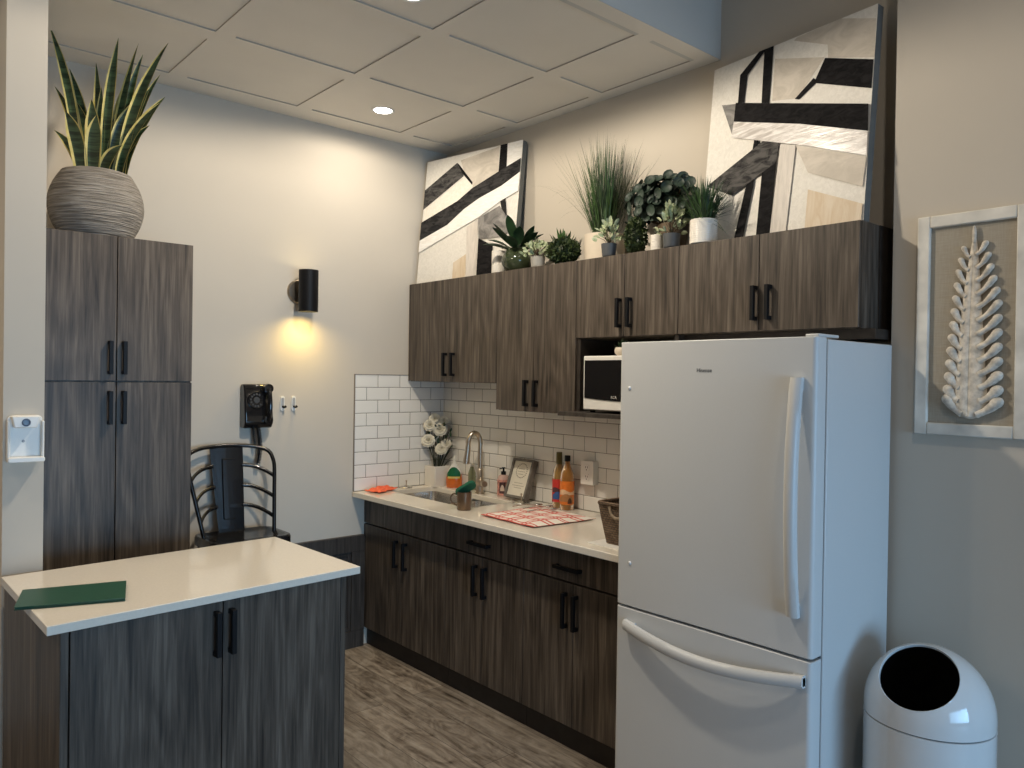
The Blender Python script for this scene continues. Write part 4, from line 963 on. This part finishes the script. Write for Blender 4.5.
# coral cloth
def clothmesh(bm, corners, z, nx, ny, amp, seed, th=0, edge=0):
    random.seed(seed); ph = [(rnd(2, 9), rnd(2, 9), rnd(0, 6)) for _ in range(6)]; A, B, C, D_ = [Vector(p) for p in corners]; uvl = bm.loops.layers.uv.new('uv'); g = []
    for j in range(ny+1):
        row = []
        for i in range(nx+1):
            u, v = i/nx, j/ny; p = A*(1-u)*(1-v)+B*u*(1-v)+C*u*v+D_*(1-u)*v
            h = sum(abs(sin(a*u+b*v+q)) for a, b, q in ph)/6; wob = sum(sin(a*v*1.3+q) for a, b, q in ph[:3])*.004; w2 = sum(sin(a*u*1.3+q) for a, b, q in ph[3:])*.004
            e = min(u, v, 1-u, 1-v); zz = z+amp*h*(.35+min(1, e*6)*.65)
            row.append(bm.verts.new((p.x+wob, p.y+w2, zz)))
        g.append(row)
    for j in range(ny):
        for i in range(nx):
            f = bm.faces.new((g[j][i], g[j][i+1], g[j+1][i+1], g[j+1][i]))
            for l, (a, b) in zip(f.loops, ((i, j), (i+1, j), (i+1, j+1), (i, j+1))): l[uvl].uv = (a/nx, b/ny)
bm = BM(); clothmesh(bm, [(2.33, 3.955, 0), (2.36, 3.84, 0), (2.535, 3.925, 0), (2.51, 3.985, 0)], Z+.002, 26, 16, .030, 4)
o = link('dishcloth', bm, M['coral'], loc=(2.43, 3.93, Z), sharp=180); tag(o, 'crumpled coral-orange dishcloth at the far left end of the worktop', 'cloth'); mo = o.modifiers.new('s', 'SOLIDIFY'); mo.thickness = .002
# stoppers
def stopper(x, y, s, label):
    r = thing('sink_stopper', label, 'stopper', (x, y, Z), 'metal sink stoppers')
    bm = BM(); lathe(bm, [(0, 0), (.040*s, 0), (.043*s, .004), (.040*s, .008), (.025*s, .010), (.012*s, .016), (0, .017)], (x, y, Z), 32); link('disc', bm, M['steel'], r)
    bm = BM(); lathe(bm, [(0, .015), (.003, .015), (.003, .042*s), (.0055, .044*s), (.0055, .050*s), (0, .052*s)], (x, y, Z), 14); link('knob', bm, M['nickel'], r)
stopper(2.62, 3.955, .9, 'metal sink stopper behind the sink, left of the white vase')
stopper(2.79, 3.10, 1.1, 'metal sink stopper in front of the grey picture frame')
# hand soap
r = thing('hand_soap', 'pink-labelled hand soap bottle with black pump beside the picture frame', 'bottle', (2.888, 3.375, Z)); c = (2.878, 3.352, Z)
bm = BM(); lathe(bm, [(0, 0), (.032, 0), (.034, .004), (.034, .102), (.027, .118), (.013, .125), (0, .126)], c, 28); link('bottle', bm, plain('pale pink bottle', (.62, .42, .36), .25, var=.04), r)
bm = BM(); patch(bm, c, .034, .034, 120, 330, .010, .098, rot=0, n=20); patch(bm, c, .034, .034, 190, 250, .020, .085, rot=0, mi=1, off=.0018); patch(bm, c, .034, .034, 200, 240, .035, .070, rot=0, mi=2, off=.0022, shp=lambda t: .4+.6*sin(pi*t))
link('label', bm, [plain('pink floral label', (.60, .27, .22), .4, var=.5, scale=70), plain('dark label panel', (.10, .05, .05), .4, var=.5, scale=80), plain('cream label flower', (.7, .55, .45), .4)], r)
bm = BM(); lathe(bm, [(0, .125), (.015, .125), (.015, .143), (.006, .146), (.006, .158), (.011, .160), (.011, .167), (0, .168)], c, 20); tube(bm, [(c[0], c[1], Z+.163), (c[0]-.034, c[1]-.006, Z+.160)], .0035, 8); link('pump', bm, M['gloss_black'], r)
# picture frame leaning on tiles
r = thing('picture_frame', 'grey box picture frame with cream print leaning on the tiles', 'picture frame', (2.88, 3.22, Z))
def fr(y, u, d): # y along, u up the slope, d out of plane toward room
    ang = R(19); return Vector((2.846+sin(ang)*u-cos(ang)*d, y, Z+.008+cos(ang)*u+sin(ang)*d))
y0, y1, H_ = 3.103, 3.275, .222; t = .014
def slantbox(bm, ya, yb, ua, ub, da, db):
    vs = [bm.verts.new(fr(y, u, d)) for y in (ya, yb) for u in (ua, ub) for d in (da, db)]
    fs = [bm.faces.new([vs[i] for i in f]) for f in ((0, 1, 3, 2), (4, 6, 7, 5), (0, 4, 5, 1), (2, 3, 7, 6), (0, 2, 6, 4), (1, 5, 7, 3))]; bmesh.ops.recalc_face_normals(bm, faces=fs)
bm = BM()
for a in ((y0, y0+t, 0, H_), (y1-t, y1, 0, H_), (y0+t, y1-t, 0, t), (y0+t, y1-t, H_-t, H_)): slantbox(bm, *a, 0, .036)
link('frame', bm, plain('weathered grey frame', (.17, .155, .135), .7, var=.25, scale=30), r, bevel=.001)
bm = BM(); slantbox(bm, y0+t, y1-t, t, H_-t, .002, .026); pr_ = link('print', bm, plain('cream print paper', (.74, .69, .58), .6, var=.04), r)
bm = BM()
ym = (y0+y1)/2; inkp = []
for k in range(22):
    a = 2*pi*k/22; yy = ym+.042*cos(a); uu = .155+.040*sin(a); slantbox(bm, yy-.004, yy+.004, uu-.003, uu+.003, .026, .0265)
for u, w_ in ((.165, .022), (.150, .028), (.135, .018), (.085, .03), (.070, .045), (.058, .028)):
    k = -w_
    while k < w_: slantbox(bm, ym+k, ym+k+.005, u-.0022, u+.0022, .026, .0265); k += .0085
link('ink_marks', bm, plain('faded grey ink', (.33, .29, .23), .7), pr_)
# syrup bottles
def syrup(x, y, label, cap, liq, lab, labcol2, h=.30, capc=None, r0=.036):
    r = thing('syrup_bottle', label, 'bottle', (x, y, Z), 'flavoured syrup bottles by the outlet'); c = (x, y, Z)
    bm = BM(); lathe(bm, [(0, 0), (r0*.9, 0), (r0, .006), (r0, .165), (r0*.93, .190), (r0*.55, .222), (r0*.42, .24), (r0*.40, h-.03), (0, h-.03)], c, 32); link('bottle', bm, liq, r)
    bm = BM(); lathe(bm, [(0, h-.030), (.0155, h-.030), (.0155, h), (0, h)] if not cap else [(0, h-.065), (.0175, h-.065), (.0155, h), (0, h)], c, 20); link('cap', bm, capc, r)
    bm = BM(); patch(bm, c, r0, r0, 110, 330, .030, .150, rot=0, n=22); patch(bm, c, r0, r0, 160, 300, .080, .108, rot=0, n=16, mi=1, off=.0018, shp=lambda t: .75+.25*sin(7*t)); patch(bm, c, r0, r0, 165, 270, .045, .085, rot=0, mi=2, off=.0024, shp=lambda t: .5+.5*sin(pi*t)); patch(bm, c, r0, r0, 230, 262, .036, .066, rot=0, mi=3, off=.003, shp=lambda t: .4+.6*sin(pi*t))
    link('label', bm, [plain(lb+' label', cc, .35, var=.12, scale=50) for lb, cc in zip(('main', 'band', 'picture', 'fruit'), (lab, *labcol2))], r)
amber = plain('amber syrup', (.50, .23, .05), .06, var=.05, coat=1, trans=.45); amber2 = plain('light amber syrup', (.50, .30, .09), .06, var=.05, coat=1, trans=.45)
syrup(2.880, 2.905, 'syrup bottle with red and blue label and olive cap, left of its pair', True, amber2, (.58, .045, .035), ((.10, .04, .05), (.04, .11, .32), (.55, .45, .40)), .290, plain('olive cap foil', (.12, .10, .025), .35), .034)
syrup(2.858, 2.822, 'syrup bottle with orange label, right one nearer the outlet', False, amber, (.74, .20, .03), ((.80, .55, .35), (.42, .20, .08), (.10, .04, .02)), .280, M['black'], .037)
# outlet
r = thing('outlet_box', 'white surface-mounted double outlet on the tiled wall right of the bottles', 'outlet', (2.92, 2.735, 1.11)); x = 2.9215
bm = BM(); prism(bm, rrect(2.664, 2.750, 1.050, 1.172, .005), 'x', x-.040, x); link('box', bm, M['whiteplastic'], r, bevel=.002)
for z in (1.088, 1.135):
    bm = BM(); prism(bm, rrect(2.690, 2.724, z-.018, z+.018, .010), 'x', x-.0425, x-.040); so = link('socket', bm, M['whiteplastic'], r)
    bm = BM()
    for dy in (-.0065, .0065): box(bm, x-.0432, x-.0425, 2.707+dy-.0012, 2.707+dy+.0012, z-.001, z+.009)
    lathe(bm, [(0, 0), (.003, 0), (.003, .0006), (0, .0006)], (x-.0427, 2.707, z-.009), 10, 0, Matrix.Rotation(R(-90), 4, 'Y')); link('slots', bm, M['black'], so)
# towel
bm = BM(); clothmesh(bm, [(2.385, 2.945, 0), (2.372, 2.56, 0), (2.75, 2.535, 0), (2.785, 2.955, 0)], Z+.0015, 60, 60, .018, 9)
o = link('dish_towel', bm, M['towel'], loc=(2.57, 2.74, Z), sharp=180); tag(o, 'white dish towel with red checks spread on the worktop', 'towel'); mo = o.modifiers.new('s', 'SOLIDIFY'); mo.thickness = .0015; mo.offset = 1
def spoon(p, q, label):
    p, q = Vector(p), Vector(q); d = (q-p).normalized(); s = Vector((-d.y, d.x, 0)); bm = BM()
    Q = Matrix(((d.x, s.x, 0, 0), (d.y, s.y, 0, 0), (0, 0, 1, 0), (0, 0, 0, 1)))
    ball(bm, p, .024, .015, .007, 16, 8, M4=Q); tube(bm, [p+d*.018, p+d*.07+Vector((0, 0, .004)), q], [.0035, .0022, .004], 8, sm=3, flat=.6)
    r = link('spoon', bm, M['steel'], loc=p, sharp=80); tag(r, label, 'spoon', 'spoons drying on the towel')
zt = Z+.024
spoon((2.735, 2.905, zt+.002), (2.60, 2.955, zt), 'steel spoon on the towel with its bowl farthest left toward the frame')
spoon((2.745, 2.835, zt+.002), (2.60, 2.875, zt), 'steel spoon in the middle of the towel, bowl toward the syrup bottles')
spoon((2.71, 2.765, zt+.002), (2.56, 2.80, zt), 'steel spoon lying nearest the fridge and the outlet')
# mug and sponge
r = thing('mug', 'brown metallic mug on the worktop edge in front of the sink', 'mug', (2.425, 3.135, Z)); c = (2.425, 3.130, Z)
brown = plain('brown glazed metal', (.16, .105, .065), .25, .5, var=.15)
bm = BM(); lathe(bm, [(0, 0), (.034, 0), (.037, .005), (.037, .05), (.038, .092), (.035, .092), (.034, .006), (0, .006)], c, 36); cp = link('cup', bm, brown, r, sharp=50)
hd = Vector((-.60, .66, 0)).normalized(); bm = BM(); b0 = Vector(c)+hd*.036
tube(bm, [b0+Vector((0, 0, .078)), b0+hd*.02+Vector((0, 0, .080)), b0+hd*.034+Vector((0, 0, .060)), b0+hd*.026+Vector((0, 0, .034)), b0+Vector((0, 0, .022))], .0045, 8, sm=4); link('handle', bm, brown, r, sharp=80)
bm = BM(); Q = Matrix.Translation((2.434, 3.128, Z+.110)) @ Matrix.Rotation(R(-41), 4, 'Z') @ Matrix.Rotation(R(-32), 4, 'Y') @ Matrix.Rotation(R(-48), 4, 'X')
vs = prism(bm, rrect(-.058, .055, -.028, .028, .026, 6), 'z', -.010, .008); xf(vs, Q)
spg = link('sponge', bm, plain('green scrub sponge', (.010, .10, .05), .85, var=.25, scale=200, bmp=.5), loc=(2.418, 3.135, Z+.10), bevel=.004); tag(spg, 'dark green scrubbing sponge sticking out of the brown mug', 'sponge')
# basket
r = thing('wicker_basket', 'brown woven wicker basket on the worktop beside the fridge', 'basket', (2.53, 2.045, Z))
def bring(s, z, dx=0): 
    x0, x1, y0, y1 = 2.398-s, 2.66+s, 1.990-s*.3, 2.147+s*1.3
    return [(p[0], p[1], z) for p in rrect(x0, x1, y0, y1, .02, 4)]
bm = BM(); lv = [(0, Z+.003), (.007, Z+.05), (.014, Z+.10), (.022, Z+.165), (.016, Z+.165), (.004, Z+.05), (-.006, Z+.012)]
rs = [[bm.verts.new(p) for p in bring(s, z)] for s, z in lv]
for A, B in zip(rs, rs[1:]):
    for k in range(len(A)): bm.faces.new((A[k], A[(k+1) % len(A)], B[(k+1) % len(A)], B[k]))
bm.faces.new(rs[0]); bm.faces.new(rs[-1]); bmesh.ops.recalc_face_normals(bm, faces=bm.faces); link('woven_body', bm, M['wicker'], r, sharp=50)
bm = BM(); q = bring(.019, Z+.168); tube(bm, q+[q[0]], .0085, 8); link('rim', bm, M['wicker'], r, sharp=80)
bm = BM(); tube(bm, [(2.372, 2.10, Z+.160), (2.368, 2.085, Z+.130), (2.366, 2.055, Z+.118), (2.368, 2.025, Z+.130), (2.372, 2.01, Z+.160)], .006, 8, sm=4); link('handle', bm, plain('pale twisted cane', (.30, .23, .16), .7, var=.3, scale=90), r, sharp=80)
bm = BM(); prism(bm, rrect(2.345, 2.70, 1.960, 2.20, .004, 2), 'z', .9102, .9125); 
tag(link('paper_sheet', bm, M['whiteplastic'], loc=(2.5, 2.06, .9102)), 'thin white sheet under the wicker basket', 'sheet')
